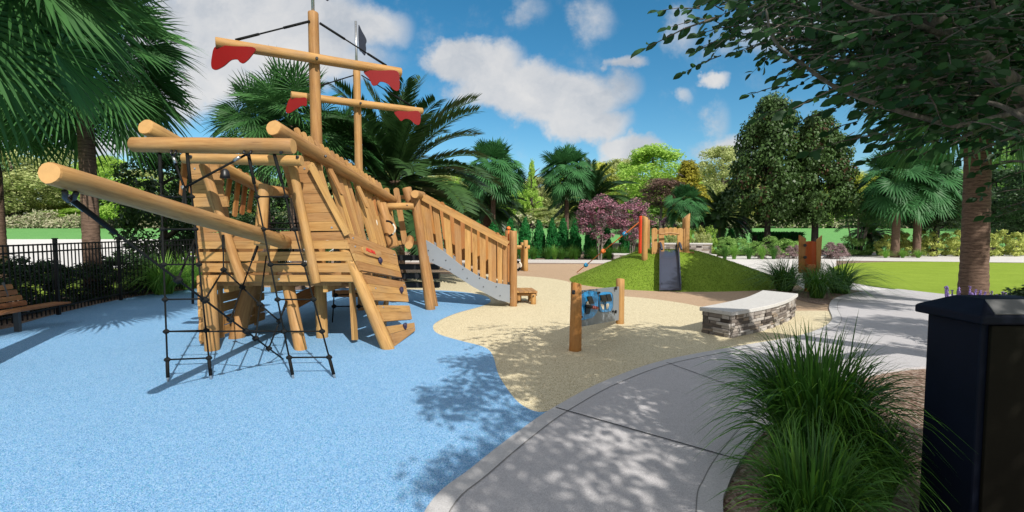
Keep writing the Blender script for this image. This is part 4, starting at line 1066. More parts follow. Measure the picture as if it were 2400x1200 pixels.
# far pale plaza and paths
sheet('plaza', [G(1690, 600), G(1800, 606), G(1960, 611), G(2150, 613), G(2420, 616), Vector((60, 29, 0)), Vector((60, 44, 0)), Vector((27, 41.5, 0)), G(2170, 594), G(2010, 592), G(1900, 600), G(1760, 598)], .010, PAVE)
sheet('lawn', catmull([G(1948, 640), G(1960, 624), G(2010, 616.5), G(2160, 614), G(2400, 617), Vector((45, 26, 0)), Vector((34, 15, 0)), G(2420, 707), G(2300, 698), G(2200, 690), G(2130, 682), G(2060, 673), G(1985, 660)], 6, True), .016, LAWN, thick=.03)
sheet('side_path', gp([(1640, 600), (1700, 602), (1960, 609), (1960, 625), (1945, 645), (1990, 662), (2040, 672), (2100, 680), (2020, 688), (1960, 684), (1890, 682), (1870, 668), (1840, 652), (1800, 643), (1720, 622)]), .013, PAVE)
# rubber surfacing
tan = catmull(gp([(480, 668), (700, 640), (930, 622), (1240, 619), (1440, 620)]) + [Vector((10.5, 25, 0)), Vector((11.3, 18, 0))] + gp([(1880, 688), (1940, 702), (1965, 715), (1975, 750), (1950, 780), (1850, 800), (1300, 962), (700, 760), (470, 690)]), 5, True)
sheet('tan_rubber', tan, .004, TAN)
be_in = gp([(1350, 940), (1262, 968), (1215, 945), (1180, 900), (1165, 870), (1155, 835), (1135, 815), (1080, 800), (1030, 785), (1015, 770), (1025, 755), (1070, 735), (1130, 718), (1150, 706), (1130, 692), (1060, 683), (980, 680)])
beige = be_in + gp([(880, 668), (860, 655), (940, 646), (1050, 643), (1150, 644), (1250, 649), (1310, 656), (1340, 664), (1345, 675), (1380, 686), (1440, 693), (1520, 700), (1600, 711), (1660, 722), (1760, 731), (1870, 729), (1960, 731), (1985, 750), (1960, 780), (1860, 800), (1750, 822), (1560, 858), (1420, 900)])
sheet('beige_rubber', catmull(beige, 5, True), .008, BEIGE)
blue = gp([(1010, 1215), (1110, 1110), (1215, 1025), (1310, 962)]) + be_in[1:] + gp([(800, 676), (640, 674), (560, 675), (470, 677), (400, 685), (330, 694), (250, 709), (140, 735), (60, 757), (0, 774)]) + [Vector((-10.6, 7.6, 0)), Vector((-10.4, 2, 0)), Vector((-6, -2, 0)), Vector((.5, -2, 0)), Vector((-.35, 2.4, 0))]
sheet('blue_rubber', catmull(blue, 5, True), .012, BLUE)
sheet('gravel_bed', catmull(gp([(1850, 690), (1880, 682), (1960, 678), (2030, 684), (2040, 688), (1985, 694), (1950, 705), (1935, 715), (1880, 706)]), 4, True), .016, MULCH)
# concrete path
pl_ = [Vector((-1.0, 1.2, 0)), Vector((-.7, 2.0, 0))] + gp([(1000, 1200), (1105, 1105), (1210, 1022), (1300, 960), (1420, 897), (1560, 848), (1750, 812), (1860, 793), (1925, 772), (1950, 750), (1943, 722), (1955, 702), (2000, 689), (2045, 683)])
pr_ = gp([(2105, 679), (2200, 690), (2420, 718), (2420, 742), (2150, 714), (2192, 745), (2420, 800), (2420, 860), (2200, 862), (2050, 880), (1900, 940), (1800, 1005), (1738, 1083), (1703, 1150), (1695, 1215)]) + [Vector((.95, 1.8, 0)), Vector((.8, 1.2, 0))]
pr_ = gp([(2105, 679), (2200, 690), (2420, 706), (2420, 722)]) + [G(2300, 735), G(2160, 716), G(2145, 722), G(2200, 750)] + [G(2420, 800), G(2420, 860), G(2200, 862), G(2050, 880), G(1900, 940), G(1800, 1005), G(1738, 1083), G(1705, 1150), G(1695, 1215)] + [Vector((.95, 1.8, 0)), Vector((.8, 1.2, 0))]
cl = catmull(pl_, 6); crr = pr_[:8] + catmull(pr_[8:], 6)
PZ = .03
sheet('path', cl + crr, PZ, CONC, thick=.05)
ledge = cl
strip('path_border', cl, .0, .17, PZ + .004, CONCB); strip('path_joint', cl, .17, .18, PZ + .005, JOINTL)
rl = crr[8:]; rlr = rl
sub = [p for p in rl if p.y < 4.6]
strip('path_border', sub, .0, .17, PZ + .004, CONCB); strip('path_joint', sub, .17, .18, PZ + .005, JOINTL)
def joint(a, b, w=.011):
    A, B = G(*a, PZ), G(*b, PZ); d = (B - A).normalized(); strip('path_joint', [A, A.lerp(B, .5), B], -w, w, PZ + .008, JOINT)
joint((1303, 956), (1737, 1080), .008); joint((1562, 850), (1860, 958), .006); joint((1738, 817), (1990, 895), .006); joint((1905, 782), (2170, 822), .005); joint((1962, 706), (2200, 722), .005)
kp = [Vector((P(940, 0, 29.6).x, 29.6, 0)), Vector((P(1230, 0, 29.2).x, 29.2, 0)), Vector((P(1440, 0, 28.6).x, 28.6, 0))]
v = []; f = []; 
for a, b in zip(kp[:-1], kp[1:]): box(v, f, ((a.x + b.x) / 2, (a.y + b.y) / 2, .09), ((b - a).length - .02, .35, .18), Matrix.Rotation(math.atan2(b.y - a.y, b.x - a.x), 3, 'Z'))
tag(link('kerb', mesh('kerb', v, f, (CAPS,), False)), kind='structure')
# ================================================================== FENCE
fp = catmull([Vector((-10.1, 7.0, 0)), Vector((-10.35, 9.0, 0)), Vector((-10.7, 11.0, 0)), Vector((-11.15, 13.3, 0)), Vector((-11.1, 14.9, 0)), Vector((-10.9, 17.2, 0)), Vector((-10.3, 20, 0)), Vector((-9.4, 23.5, 0)), Vector((-8.2, 27, 0))], 24)
fe = thing('metal_fence', 'black steel picket fence with flat topped posts along the left side', 'fence', fp[0])
cum = [0]
for a, b in zip(fp[:-1], fp[1:]): cum.append(cum[-1] + (b - a).length)
def fat(s):
    for i in range(len(fp) - 1):
        if s <= cum[i + 1]: t = (s - cum[i]) / (cum[i + 1] - cum[i]); return fp[i].lerp(fp[i + 1], t), (fp[i + 1] - fp[i]).normalized()
    return fp[-1], (fp[-1] - fp[-2]).normalized()
marks = [0, 2.02, 4.03, 6.38, 8.0, 10.3, 13.1, 16.8, 20.5]
marks = [m for m in marks if m < cum[-1]]
for m in marks:
    p, d = fat(m); A = Matrix.Rotation(math.atan2(d.y, d.x), 3, 'Z'); v = []; f = []
    box(v, f, (0, 0, .9), (.065, .065, 1.8), A); box(v, f, (0, 0, 1.81), (.085, .085, .025), A)
    link('post', mesh('post', v, f, (FENCEM,), False), Matrix.Translation(p), fe)
for m0, m1_ in zip(marks[:-1], marks[1:]):
    p0_, _ = fat(m0); v = []; f = []; n = int((m1_ - m0) / .125)
    for k in range(1, n):
        p, d = fat(m0 + (m1_ - m0) * k / n); A = Matrix.Rotation(math.atan2(d.y, d.x), 3, 'Z'); box(v, f, p - p0_ + Vector((0, 0, .88)), (.02, .02, 1.64), A)
    for z in (.2, 1.52, 1.68):
        ns = 6
        for k in range(ns):
            a, d = fat(m0 + (m1_ - m0) * k / ns); b, _ = fat(m0 + (m1_ - m0) * (k + 1) / ns); d = b - a
            box(v, f, (a + b) / 2 - p0_ + Vector((0, 0, z)), (d.length, .03, .035), Matrix.Rotation(math.atan2(d.y, d.x), 3, 'Z'))
    link('picket_panel', mesh('picket_panel', v, f, (FENCEM,), False), Matrix.Translation(p0_), fe)
# ================================================================== VEGETATION
PALMF = m_leaf('fan_palm_leaf', (.020, .078, .020), (.075, .20, .055), .25, .5, .22, 1.5)
DATEF = m_leaf('date_palm_leaf', (.012, .042, .012), (.05, .11, .03), .2, .42, .4, 1.2)
PALMD = m_leaf('teal_palm_leaf', (.018, .08, .024), (.06, .19, .062), .22, .5, .22, 1.5)  # darker teal leaf colour of the mid-distance fan palms
PTRUNK = m_bark('palm_bark', (.075, .048, .035), (.25, .165, .12), 6)
BARK = m_bark('grey_bark', (.05, .042, .036), (.16, .135, .115))
BARKG = m_bark('pale_bark', (.13, .11, .10), (.34, .29, .26), 0, 7)
BARKO = m_bark('mottled_bark', (.05, .042, .038), (.20, .17, .15), 0, 14)
BARKD = m_bark('dark_bark', (.02, .017, .016), (.06, .05, .045))
LIME = m_leaf('lime_leaf', (.20, .38, .04), (.50, .72, .15), .42, .5, .25, 2.5)
OLIVE = m_leaf('olive_leaf', (.24, .32, .08), (.62, .66, .30), .4, .5, .25, 2.5)
YELL = m_leaf('yellow_leaf', (.34, .40, .04), (.66, .70, .16), .42, .5, .25, 2.5)
GREEN = m_leaf('green_leaf', (.15, .33, .06), (.38, .60, .18), .35, .5, .25, 2.5)
BRONZE = m_leaf('bronze_leaf', (.06, .04, .03), (.25, .15, .12), .25, .5, .3, 2.5)
GOLD = m_leaf('gold_leaf', (.20, .19, .02), (.42, .38, .05), .35, .5, .25, 2.5)
DARK = m_leaf('dark_leaf', (.010, .03, .010), (.045, .10, .03), .2, .45, .35, 2)
MAPLE = m_leaf('maple_leaf', (.024, .052, .014), (.085, .16, .042), .25, .45, .35, 2, accent=(.86, (.085, .04, .022)))
CYP = m_leaf('cypress_leaf', (.006, .075, .014), (.018, .17, .034), .15, .6, .2, 3)
PURP = m_leaf('purple_leaf', (.07, .055, .06), (.22, .13, .15), .25, .5, .3, 3, accent=(.55, (.46, .21, .28)))
VIOLET = m_leaf('violet_leaf', (.10, .03, .08), (.24, .10, .20), .25, .5, .3, 3)
YSHRUB = m_leaf('gold_shrub_leaf', (.25, .33, .06), (.62, .66, .2), .35, .5, .3, 3)
GRASSL = m_leaf('grass_blade', (.02, .09, .012), (.09, .24, .03), .3, .45, .35, 1.5)
GRASSD = m_leaf('dark_grass_blade', (.02, .085, .012), (.10, .25, .035), .3, .42, .4, 1.5, accent=(.9, (.14, .30, .03)))
GRASSB = m_leaf('bright_grass_blade', (.08, .24, .025), (.27, .50, .09), .35, .5, .3, 1.5)
PLUME = m_leaf('pink_plume', (.25, .17, .17), (.48, .36, .36), .3, .7, .1, 2)
FGLEAF = m_leaf('oval_leaf', (.008, .035, .010), (.028, .085, .022), .22, .5, .2, 1.5)
def plant(name, label, cat, loc, parts, group=None, rz=0):
    t = thing(name, label, cat, loc, rz, group)
    for pn, me, off, sc in parts:
        o = bpy.data.objects.new(pn, me); COL.objects.link(o); o.parent = t; o.location = off
        o.scale = sc if hasattr(sc, '__len__') else (sc,) * 3
    return t
ELL = lambda u: math.sqrt(max(0, 1 - (2 * u - 1) ** 2))
def EGG(u): return (max(0, 1 - ((u - .38) / .62) ** 2) ** .5 if u > .38 else (max(0, 1 - ((.38 - u) / .38) ** 2)) ** .6)
CON = lambda u: (1 - u) * .95 + .03 if u > .06 else .75
WIDE = lambda u: (1 - u) ** .7 * (1 if u > .1 else .8)
# --- fan palms
FC = [fan_crown('fan_crown', 1.0, PALMF, 38, 34, s, -58, 82) for s in (1, 2)]
FN = fan_crown('fan_crown_full', 1.0, PALMF, 62, 42, 5, -55, 84, .5, .82)
FS = fan_crown('fan_crown_spiky', 1.0, PALMF, 46, 38, 12, -50, 84, .52, .62, .35)
FM = [fan_crown('fan_crown_small', 1.0, PALMD, 60, 26, s, -48, 84, .56, 1.05, .5) for s in (8, 9)]
def fan_palm(px, d, cy, Rm, tr, label, crown, rz=0, lean=(0, 0), group='fan palms', sq=1.0):
    x = P(px, 540, d).x; zc = P(px, cy, d).z; tm_ = palm_trunk('palm_trunk', zc, tr, PTRUNK, lean=lean)
    return plant('fan_palm', label, 'palm', (x, d, 0), [('trunk', tm_, (0, 0, 0), 1), ('crown', crown, (lean[0], lean[1], zc), (Rm, Rm, Rm * sq))], group, rz)
fan_palm(213, 13.8, 130, 3.3, .215, 'large fan palm with thick brown trunk behind the black fence', FN, .4)
fan_palm(-8, 14.2, 165, 3.1, .21, 'fan palm at the left edge of the picture behind the fence', FN, 2.1)
t = plant('fan_palm', 'nearest fan palm leaning its fronds in over the park bench', 'palm', (-7.75, 6.6, 0), [('trunk', palm_trunk('palm_trunk', 6.0, .22, PTRUNK), (0, 0, 0), 1), ('crown', FN, (0, 0, 6.1), 2.8)], 'fan palms')
fan_palm(622, 17.2, 310, 2.2, .2, 'bushy fan palm behind the left side of the ship', FS, 1.0, sq=1.1)
fan_palm(695, 15.8, 295, 2.5, .2, 'tall fan palm crown between the two ship masts', FS, 3.0)
fan_palm(795, 16.6, 360, 2.0, .2, 'lower fan palm crown just behind the second mast', FS, 5.0)
fan_palm(1156, 36, 402, 3.0, .19, 'round fan palm standing behind the slide fence', FM[0], .3)
fan_palm(1328, 37, 410, 2.75, .18, 'round fan palm left of the pink flowering shrubs', FM[1], 1.3)
fan_palm(1606, 37, 480, 2.0, .16, 'small fan palm directly above the slide tower', FM[0], 2.2)
fan_palm(1038, 34, 478, 1.1, .12, 'small teal fan palm seen over the top of the slide rail', FM[1], 2.8)
fan_palm(2100, 34.5, 430, 3.3, .26, 'left palm of the pair on the far plaza', FM[0], 4.0, (.35, 0))
fan_palm(2150, 35.3, 428, 3.5, .26, 'right palm of the pair on the far plaza', FM[1], .9, (.3, 0))
fan_palm(2288, 12.2, 130, 3.2, .285, 'thick trunked fan palm on the lawn edge behind the litter bin', FN, 2.7, (.14, 0))
# --- date palms
DC = [date_crown('date_crown', 1.0, DATEF, 56, 74, s, -30, 82, .016) for s in (1, 2)]
def date_palm(px, d, cy, Rm, tr, label, crown, rz=0):
    x = P(px, 540, d).x; zc = P(px, cy, d).z
    return plant('date_palm', label, 'palm', (x, d, 0), [('trunk', palm_trunk('palm_trunk', zc, tr, PTRUNK), (0, 0, 0), 1), ('crown', crown, (0, 0, zc - .1), Rm)], 'feather leaved date palms', rz)
date_palm(925, 18.5, 425, 4.2, .4, 'huge date palm with long feathery fronds behind the ship', DC[0], .8)
date_palm(1143, 40, 482, 3.5, .45, 'date palm half hidden behind the slide fence and round fan palm', DC[1], 1.4)
date_palm(1384, 40, 470, 3.7, .4, 'date palm with arching fronds behind the pink shrubs', DC[0], 2.0)
date_palm(1690, 42, 505, 3.0, .3, 'small dark date palm right of the slide tower', DC[1], .2)
date_palm(2040, 42, 545, 1.9, .2, 'low date palm beside the thin stemmed palms', DC[0], .2)
# --- thin stemmed palms
def cane_palm(px, d, top, Rm, label, seed, stems=7):
    rnd = random.Random(seed); x = P(px, 540, d).x; H = P(px, top, d).z; v = []; f = []; cr = []
    t = thing('cane_palm', label, 'palm', (x, d, 0), 0, 'clumps of thin stemmed palms')
    for k in range(stems):
        a = rnd.random() * 6.3; h = H * rnd.uniform(.45, .75); b = Vector((math.cos(a) * .25, math.sin(a) * .25, 0)); q = Vector((math.cos(a) * .9, math.sin(a) * .9, h))
        tube(v, f, [b, b.lerp(q, .5) + Vector((0, 0, .1)), q], .045, 6); cr.append(q)
    o = link('stems', mesh('stems', v, f, (BARKG,), True)); o.parent = t; o.matrix_local = Matrix.Identity(4)
    for q in cr:
        o = bpy.data.objects.new('crown', DCS); COL.objects.link(o); o.parent = t; o.location = q; o.scale = (Rm,) * 3; o.rotation_euler = (0, 0, rnd.random() * 6)
DCS = date_crown('cane_crown', 1.0, m_leaf('cane_leaf', (.03, .11, .03), (.12, .28, .08), .3, .45, .3), 11, 22, 4, -5, 80, .02)
cane_palm(2010, 38, 450, 2.4, 'clump of thin stemmed palms right of the dark tree pair', 1)
cane_palm(1648, 46, 500, 1.9, 'clump of thin stemmed palms beyond the slide tower', 2, 6)
cane_palm(2375, 40, 450, 2.4, 'clump of thin stemmed palms at the right edge of the picture', 3)
# --- background trees
KM = {}
def kind_mesh(k):
    if k in KM: return KM[k]
    spec = {'lime': (ELL, LIME, 22000, .062, 70, .22), 'olive': (EGG, OLIVE, 22000, .056, 90, .18), 'yellow': (ELL, YELL, 20000, .06, 70, .2), 'green': (ELL, GREEN, 22000, .06, 70, .22),
            'bronze': (ELL, BRONZE, 9000, .09, 50, .24), 'conifer': (CON, GOLD, 13000, .075, 130, .15), 'slim': (CON, LIME, 6000, .09, 80, .16), 'dark': (ELL, DARK, 9000, .085, 60, .24), 'maple': (lambda u: min(1, u / .15 + .3) * (1 - u) ** .48 * 1.05 if u > .22 else min(1, u / .15 + .3) * .95, MAPLE, 34000, .06, 130, .2),
            'limeb': (EGG, LIME, 22000, .056, 80, .2), 'greenb': (EGG, GREEN, 22000, .056, 80, .2)}[k]
    env, mt, n, ll, cl, sp = spec
    KM[k] = foliage('crown_' + k, n, env, (1, 2), ll, .75 if k == 'maple' else .55, mt, int(cl * 1.5), sum(map(ord, k)) % 97, sp)
    return KM[k]
TR = {s: trunk_mesh('tree_trunk', 1.0, .035, BARK, 6, .28, seed=s) for s in (1, 2, 3)}
def tree(px, top, hw, d, kind, label, cb=.18, name='tree', group='trees in the far treeline', base=None, bark=None, ws=1.0):
    x = P(px, 540, d).x; zt = P(px, top, d).z; z0 = (gz(d) if base is None else base); H = zt - z0; Rm = hw * d / 1100 * ws * (1.15 if d > 50 else 1.05)
    s = int(px) % 3 + 1; tm_ = TR[s] if bark is None else trunk_mesh('tree_trunk', 1.0, bark[0], bark[1], 6, .28, seed=s)
    return plant(name, label, 'tree', (x, d, z0), [('trunk', tm_, (0, 0, 0), (H * .9,) * 3), ('crown', kind_mesh(kind), (0, 0, H * cb), (Rm, Rm, H * (1 - cb) / 2 * .95))], group, (px * .37) % 6.28)
BT = [(-70, 330, 90, 74, 'green', 'green tree at the far left edge of the treeline'), (35, 300, 105, 70, 'olive', 'tall pale green tree behind the left fence'), (150, 345, 80, 80, 'olive', 'pale olive tree left of the large palm trunk'),
      (262, 368, 62, 66, 'lime', 'yellow green tree just right of the large palm trunk'), (350, 395, 75, 84, 'olive', 'pale tree behind the tip of the bowsprit'), (470, 400, 80, 80, 'green', 'green tree behind the left rail of the ship'),
      (590, 405, 80, 76, 'greenb', 'green tree seen through the bow opening'), (700, 410, 80, 80, 'green', 'green tree hidden behind the main mast'), (815, 420, 70, 78, 'olive', 'olive tree behind the second mast'),
      (950, 425, 75, 76, 'olive', 'pale olive tree under the fronds of the huge date palm'), (1035, 400, 60, 84, 'olive', 'pale tree right of the huge date palm'), (1100, 395, 55, 80, 'lime', 'bright tree left of the round fan palm'),
      (1195, 425, 60, 74, 'limeb', 'bright green tree right of the round fan palm'), (1246, 372, 20, 70, 'slim', 'slender pointed tree between the two round fan palms'), (1270, 415, 55, 86, 'olive', 'pale olive tree behind the slender pointed tree'),
      (1395, 382, 60, 88, 'yellow', 'yellowish tree behind the fan palm near the pink shrubs'), (1452, 372, 70, 90, 'olive', 'pale yellow olive tree above the pink shrubs'), (1528, 342, 82, 74, 'lime', 'brightest lime green tree left of the slide tower'),
      (1610, 375, 68, 60, 'conifer', 'golden conifer behind the small fan palm'), (1548, 418, 50, 56, 'bronze', 'dark bronze leaved spreading tree in front of the lime tree'), (1690, 342, 72, 80, 'olive', 'tall pale olive tree left of the dark tree pair'),
      (1762, 372, 62, 84, 'olive', 'pale olive tree partly hidden by the dark tree pair'), (1985, 400, 62, 80, 'yellow', 'yellow green tree right of the dark tree pair'), (2050, 420, 70, 84, 'limeb', 'bright green tree above the thin stemmed palms'),
      (2150, 425, 70, 78, 'green', 'green tree behind the pair of plaza palms'), (2240, 400, 60, 76, 'limeb', 'bright green tree left of the thick palm trunk'), (2365, 330, 75, 60, 'greenb', 'tall green tree right of the thick palm trunk'), (2450, 360, 80, 64, 'lime', 'bright tree at the far right edge')]
for a in BT: tree(*a, cb=.55 if a[4] == 'bronze' else .18)
for i, px in enumerate(range(905, 2420, 72)):
    tree(px, 392 + (i * 29 % 41), 62, 92 + (i * 7 % 5), ('olive', 'lime', 'yellow', 'olive', 'limeb')[i % 5], ORD[i % 20] + ' pale tree from the left in the most distant row' if i < 20 else 'pale tree at the right end of the most distant row', .1, 'tree', 'most distant row of pale trees', ws=1.1)
# understory of the treeline
US = [('lime', 'green', 'olive')[i % 3] for i in range(40)]
k = 0
for i, px in enumerate(range(-60, 2460, 84)):
    kd = ['green', 'lime', 'olive', 'green', 'yellow'][(i * 7) % 5]; tp = 470 + (i * 37 % 23); d = 70 + (i * 13 % 9)
    tree(px, tp, 66, d, kd, ORD[i % 20] + (' low leafy shrub' if i < 20 else ' bushy undergrowth mound') + ' along the foot of the treeline from the left', .02, 'shrub', 'understory shrubs along the treeline', ws=1.1)
# mid distance dark trees behind the ship
for a in [(385, 338, 95, 19.5, 'dark', 'dark leaved tree behind the left net and header beam'), (520, 395, 75, 25, 'dark', 'dark tree seen through the bow window of the ship'), (640, 430, 75, 24, 'dark', 'dark shrubby tree behind the bow right tower'), (840, 455, 60, 25, 'dark', 'dark tree behind the stern of the ship')]:
    tree(*a, cb=.12, group='dark trees behind the ship', base=0)
tree(1800, 222, 86, 38, 'maple', 'left and taller of the two dark maple trees', .24, group='pair of dark maples', base=0, bark=(.022, BARKD), ws=1.05)
tree(1910, 262, 78, 37, 'maple', 'right and lower of the two dark maple trees', .26, group='pair of dark maples', base=0, bark=(.026, BARKD), ws=1.05)
tree(2192, 400, 85, 36, 'dark', 'dark round tree with slim black trunk right of the plaza palms', .35, group='dark trees beyond the plaza', base=0, bark=(.035, BARKD))
tree(2330, 400, 75, 44, 'dark', 'dark tree behind the thick palm trunk', .3, group='dark trees beyond the plaza', base=0, bark=(.03, BARKD))
tree(2415, 380, 70, 38, 'dark', 'dark tree cut off by the right edge of the picture', .2, group='dark trees beyond the plaza', base=0)
# --- cypress row
RP[0] = .22
CY = [foliage('cypress_crown', 13000, lambda u: max(0, 1 - (abs(u - .22) / (.78 if u > .22 else .6)) ** 1.7) ** .8 * .85, (1, 2), .17, .5, CYP, 170, s, .2, 0) for s in (21, 22)]
TS = trunk_mesh('shrub_stem', 1.0, .06, BARK, 4, .4, seed=9)
for i, px in enumerate((985, 1022, 1053, 1084, 1121, 1158, 1196, 1231, 1263, 1294, 1320, 1347, 1384, 1420, 1468, 1512)):
    d = 33.2 + (i % 3) * .4; x = P(px, 540, d).x; H = P(px, 511 + (i * 5 % 7) + (8 if i > 11 else 0), d).z
    plant('cypress', ORD[i] + ' conical cypress from the left in the dark green row', 'cypress', (x, d, 0), [('stem', TS, (0, 0, 0), (.6, .6, H * .5)), ('crown', CY[i % 2], (0, 0, .02), (.49 + .03 * (i % 3), .49, H / 2 * .94))], 'row of conical cypresses', i * 1.3)
RP[0] = .4
plant('cypress', 'round topped dark topiary cone beyond the right of the mound', 'cypress', (P(1714, 540, 40).x, 40, 0), [('stem', TS, (0, 0, 0), .6), ('crown', CY[0], (0, 0, 0), (.55, .55, 1.0))], rz=.4)
# clipped hedge
hm = foliage('hedge_mass', 9000, lambda u: 1, (1, 1), .09, .5, CYP, 120, 31, .1, 0)
rng = np.random.default_rng(3); n = 9000; C = np.stack([rng.uniform(-2, 2, n), rng.choice([-1, 1], n) * rng.uniform(.5, .62, n), rng.uniform(0, 1.75, n)], 1); top = rng.random(n) < .35; C[top, 2] = rng.uniform(1.65, 1.8, top.sum()); C[top, 1] = rng.uniform(-.6, .6, top.sum())
Nn = rng.normal(size=(n, 3)); V_, F_ = kites(C, rng.normal(size=(n, 3)), Nn, .14 * (.6 + rng.random(n)), .07, .1, 0)
hx = P(1822, 540, 40).x
t = plant('hedge', 'clipped dark green hedge block below the dark tree pair', 'hedge', (hx, 40, 0), [('foliage', npmesh('hedge', V_, F_, (CYP,), attr=np.repeat(rng.random(n), 4)), (0, 0, 0), 1)])
boxes('branches', [((hx, 40, .8), (3.8, .9, 1.6))], BARKD, None, 0).parent = t; bpy.data.objects['branches'].location = (-hx, -40, 0)
# --- pink shrubs
PS = foliage('pink_crown', 6500, ELL, (1, 2), .085, .55, PURP, 90, 41, .2, .05)
STM = trunk_mesh('multi_stem', 1.0, .028, BARKG, 3, .5, seed=4, stems=7)
for px, top, hw, d, lb in ((1406, 462, 56, 30.6, 'pink flowering shrub on the left of the pair'), (1482, 470, 50, 31.2, 'pink flowering shrub next to the red pole')):
    x = P(px, 540, d).x; H = P(px, top, d).z; Rm = hw * d / 1100
    plant('flowering_shrub', lb, 'shrub', (x, d, 0), [('stems', STM, (0, 0, 0), (Rm, Rm, H * .6)), ('crown', PS, (0, 0, H * .35), (Rm * .95, Rm * .95, H * .325))], 'pair of pink flowering shrubs', px)
VS = foliage('violet_crown', 2500, ELL, (1, 2), .13, .5, VIOLET, 50, 43, .2, .05)
for px, cy, hw, d, lb in ((1567, 530, 20, 46, 'small violet ball tree behind the tower fence'), (1650, 534, 14, 44, 'small violet ball tree right of the tower'), (1741, 538, 15, 48, 'small violet ball tree left of the dark hedge'), (1248, 532, 8, 40, 'small violet bush between the cypresses')):
    x = P(px, 540, d).x; Rm = hw * d / 1100; zc = P(px, cy, d).z
    plant('violet_tree', lb, 'tree', (x, d, 0), [('trunk', TS, (0, 0, 0), (.8, .8, zc)), ('crown', VS, (0, 0, zc - Rm), Rm)], 'violet ball trees')
# --- ball shrubs
def shrub(px, base, hw, hgt, mat_key, label, group, d=None, cat='shrub', name='shrub'):
    g = G(px, base); d = d or g.y; x = P(px, 540, d).x; Rm = hw * d / 1100; H = hgt * d / 1100
    me = SH[mat_key]; return plant(name, label, cat, (x, d, 0), [('stem', TS, (0, 0, -.02), (Rm, Rm, H * .6)), ('foliage', me, (0, 0, H * .06), (Rm, Rm, H * .5))], group, px * .7)
SH = {'yel': foliage('gold_shrub', 2600, ELL, (1, 2), .16, .5, YSHRUB, 40, 51, .25, .0), 'lime': foliage('lime_shrub', 2600, ELL, (1, 2), .14, .5, LIME, 40, 52, .25), 'dark': foliage('dark_shrub', 5200, ELL, (1, 2), .11, .55, DARK, 60, 53, .25),
      'green': foliage('green_shrub', 2600, ELL, (1, 2), .13, .5, GREEN, 40, 54, .25), 'plume': foliage('plume_shrub', 3800, WIDE, (1, 2), .16, .22, PLUME, 90, 55, .14), 'sage': foliage('sage_shrub', 2200, ELL, (1, 2), .15, .5, OLIVE, 40, 56, .25)}
for i, px in enumerate((2078, 2106, 2126, 2160, 2185, 2218, 2246, 2262, 2326, 2352, 2384, 2412)):
    shrub(px, 604, 21, 46 + (i * 7 % 11), 'yel', ORD[i] + ' gold green shrub from the left in the row beyond the plaza', 'gold green shrubs beyond the plaza', d=36 + (i % 2) * .8)
for i, px in enumerate((1568, 1590, 1612, 1640, 1665)):
    shrub(px, 600, 17, 62, ('lime', 'yel')[i % 2], ORD[i] + ' bright shrub from the left in the raised bed behind the stone walls', 'bright shrubs in the raised bed', d=37)
for i, px in enumerate((1567, 1582, 1630, 1646, 1660)):
    shrub(px, 600, 9, 50, 'sage', ORD[i] + ' small sage ball from the left along the top of the wall', 'sage balls along the wall', d=35.3)
for i, (px, d) in enumerate(((1705, 36), (1738, 37), (1772, 36), (1810, 37), (1846, 36.5), (1868, 37), (1990, 37), (2022, 37.5), (1690, 38))):
    shrub(px, 600, 26, 42 - (i % 3) * 5, 'green', ORD[i] + ' low green shrub from the left before the dark tree pair', 'low green shrubs before the dark trees', d=d)
for i, (px, w, h) in enumerate(((1790, 19, 30), (1822, 18, 28), (1852, 19, 28), (1868, 18, 30), (1948, 30, 36), (1968, 26, 34))):
    shrub(px, 603, w, h, 'plume', ORD[i] + ' pink plumed grass mound from the left beyond the path', 'pink plumed grass mounds', d=33)
# shrubs behind the fence
for i in range(15):
    s = .3 + i * 1.05
    if s > cum[-1]: break
    p, d = fat(s); q = p + Vector((-d.y, d.x, 0)) * (1.05 + .1 * (i % 2)); hh = 1.0 + .14 * ((i * 5) % 3)
    if i > 8: hh *= .8
    plant('hedge_shrub', ORD[i] + ' dark shrub from the bench end behind the black fence', 'shrub', q, [('stem', TS, (0, 0, 0), (.8, .8, .8)), ('foliage', SH['dark'], (0, 0, 0), (.78, .78, hh / 2))], 'dark shrubs behind the fence', i)
g = G(2375, 760); plant('shrub', 'dark glossy shrub just behind the lid of the litter bin', 'shrub', (8.2, 7.5, 0), [('stem', TS, (0, 0, 0), (.7, .7, .7)), ('foliage', SH['dark'], (0, 0, 0), (.75, .6, .5))])
# --- grass clumps
GC = [blades('grass_clump', 420, .95, .62, .012, GRASSL, s, .12) for s in (61, 62)]
GB = blades('bright_grass_clump', 420, 1.0, .8, .013, GRASSB, 63, .12)
GD = [blades('dark_grass_clump', 520, 1.15, 1.15, .013, GRASSD, s, .14, 6) for s in (64, 65)]
def clump(px, base, hw, hgt, me, label, group, d=None):
    g = G(px, base); d = d or g.y; x = P(px, 540, d).x
    o = link('grass_clump', me, Matrix.Translation((x, d, 0)) @ Matrix.Rotation(px * .77, 4, 'Z') @ Matrix.Diagonal((hw * d / 1100 / .75, hw * d / 1100 / .75, hgt * d / 1100 / .9, 1)))
    return tag(o, label, 'ornamental grass', group)
for i, px in enumerate((1168, 1208, 1250, 1283, 1316, 1350, 1392, 1428, 1462, 1500)):
    clump(px, 610, 30, 42, GC[i % 2], ORD[i] + ' grass clump from the left in the bed in front of the cypress row', 'grass clumps before the cypresses', d=30.6 + (i % 2) * .5)
for i, px in enumerate((1232, 1300, 1340, 1410, 1445)):
    clump(px, 606, 24, 38, GB, ORD[i] + ' pale green grass clump from the left in the bed by the white kerb', 'pale grass clumps before the cypresses', d=32)
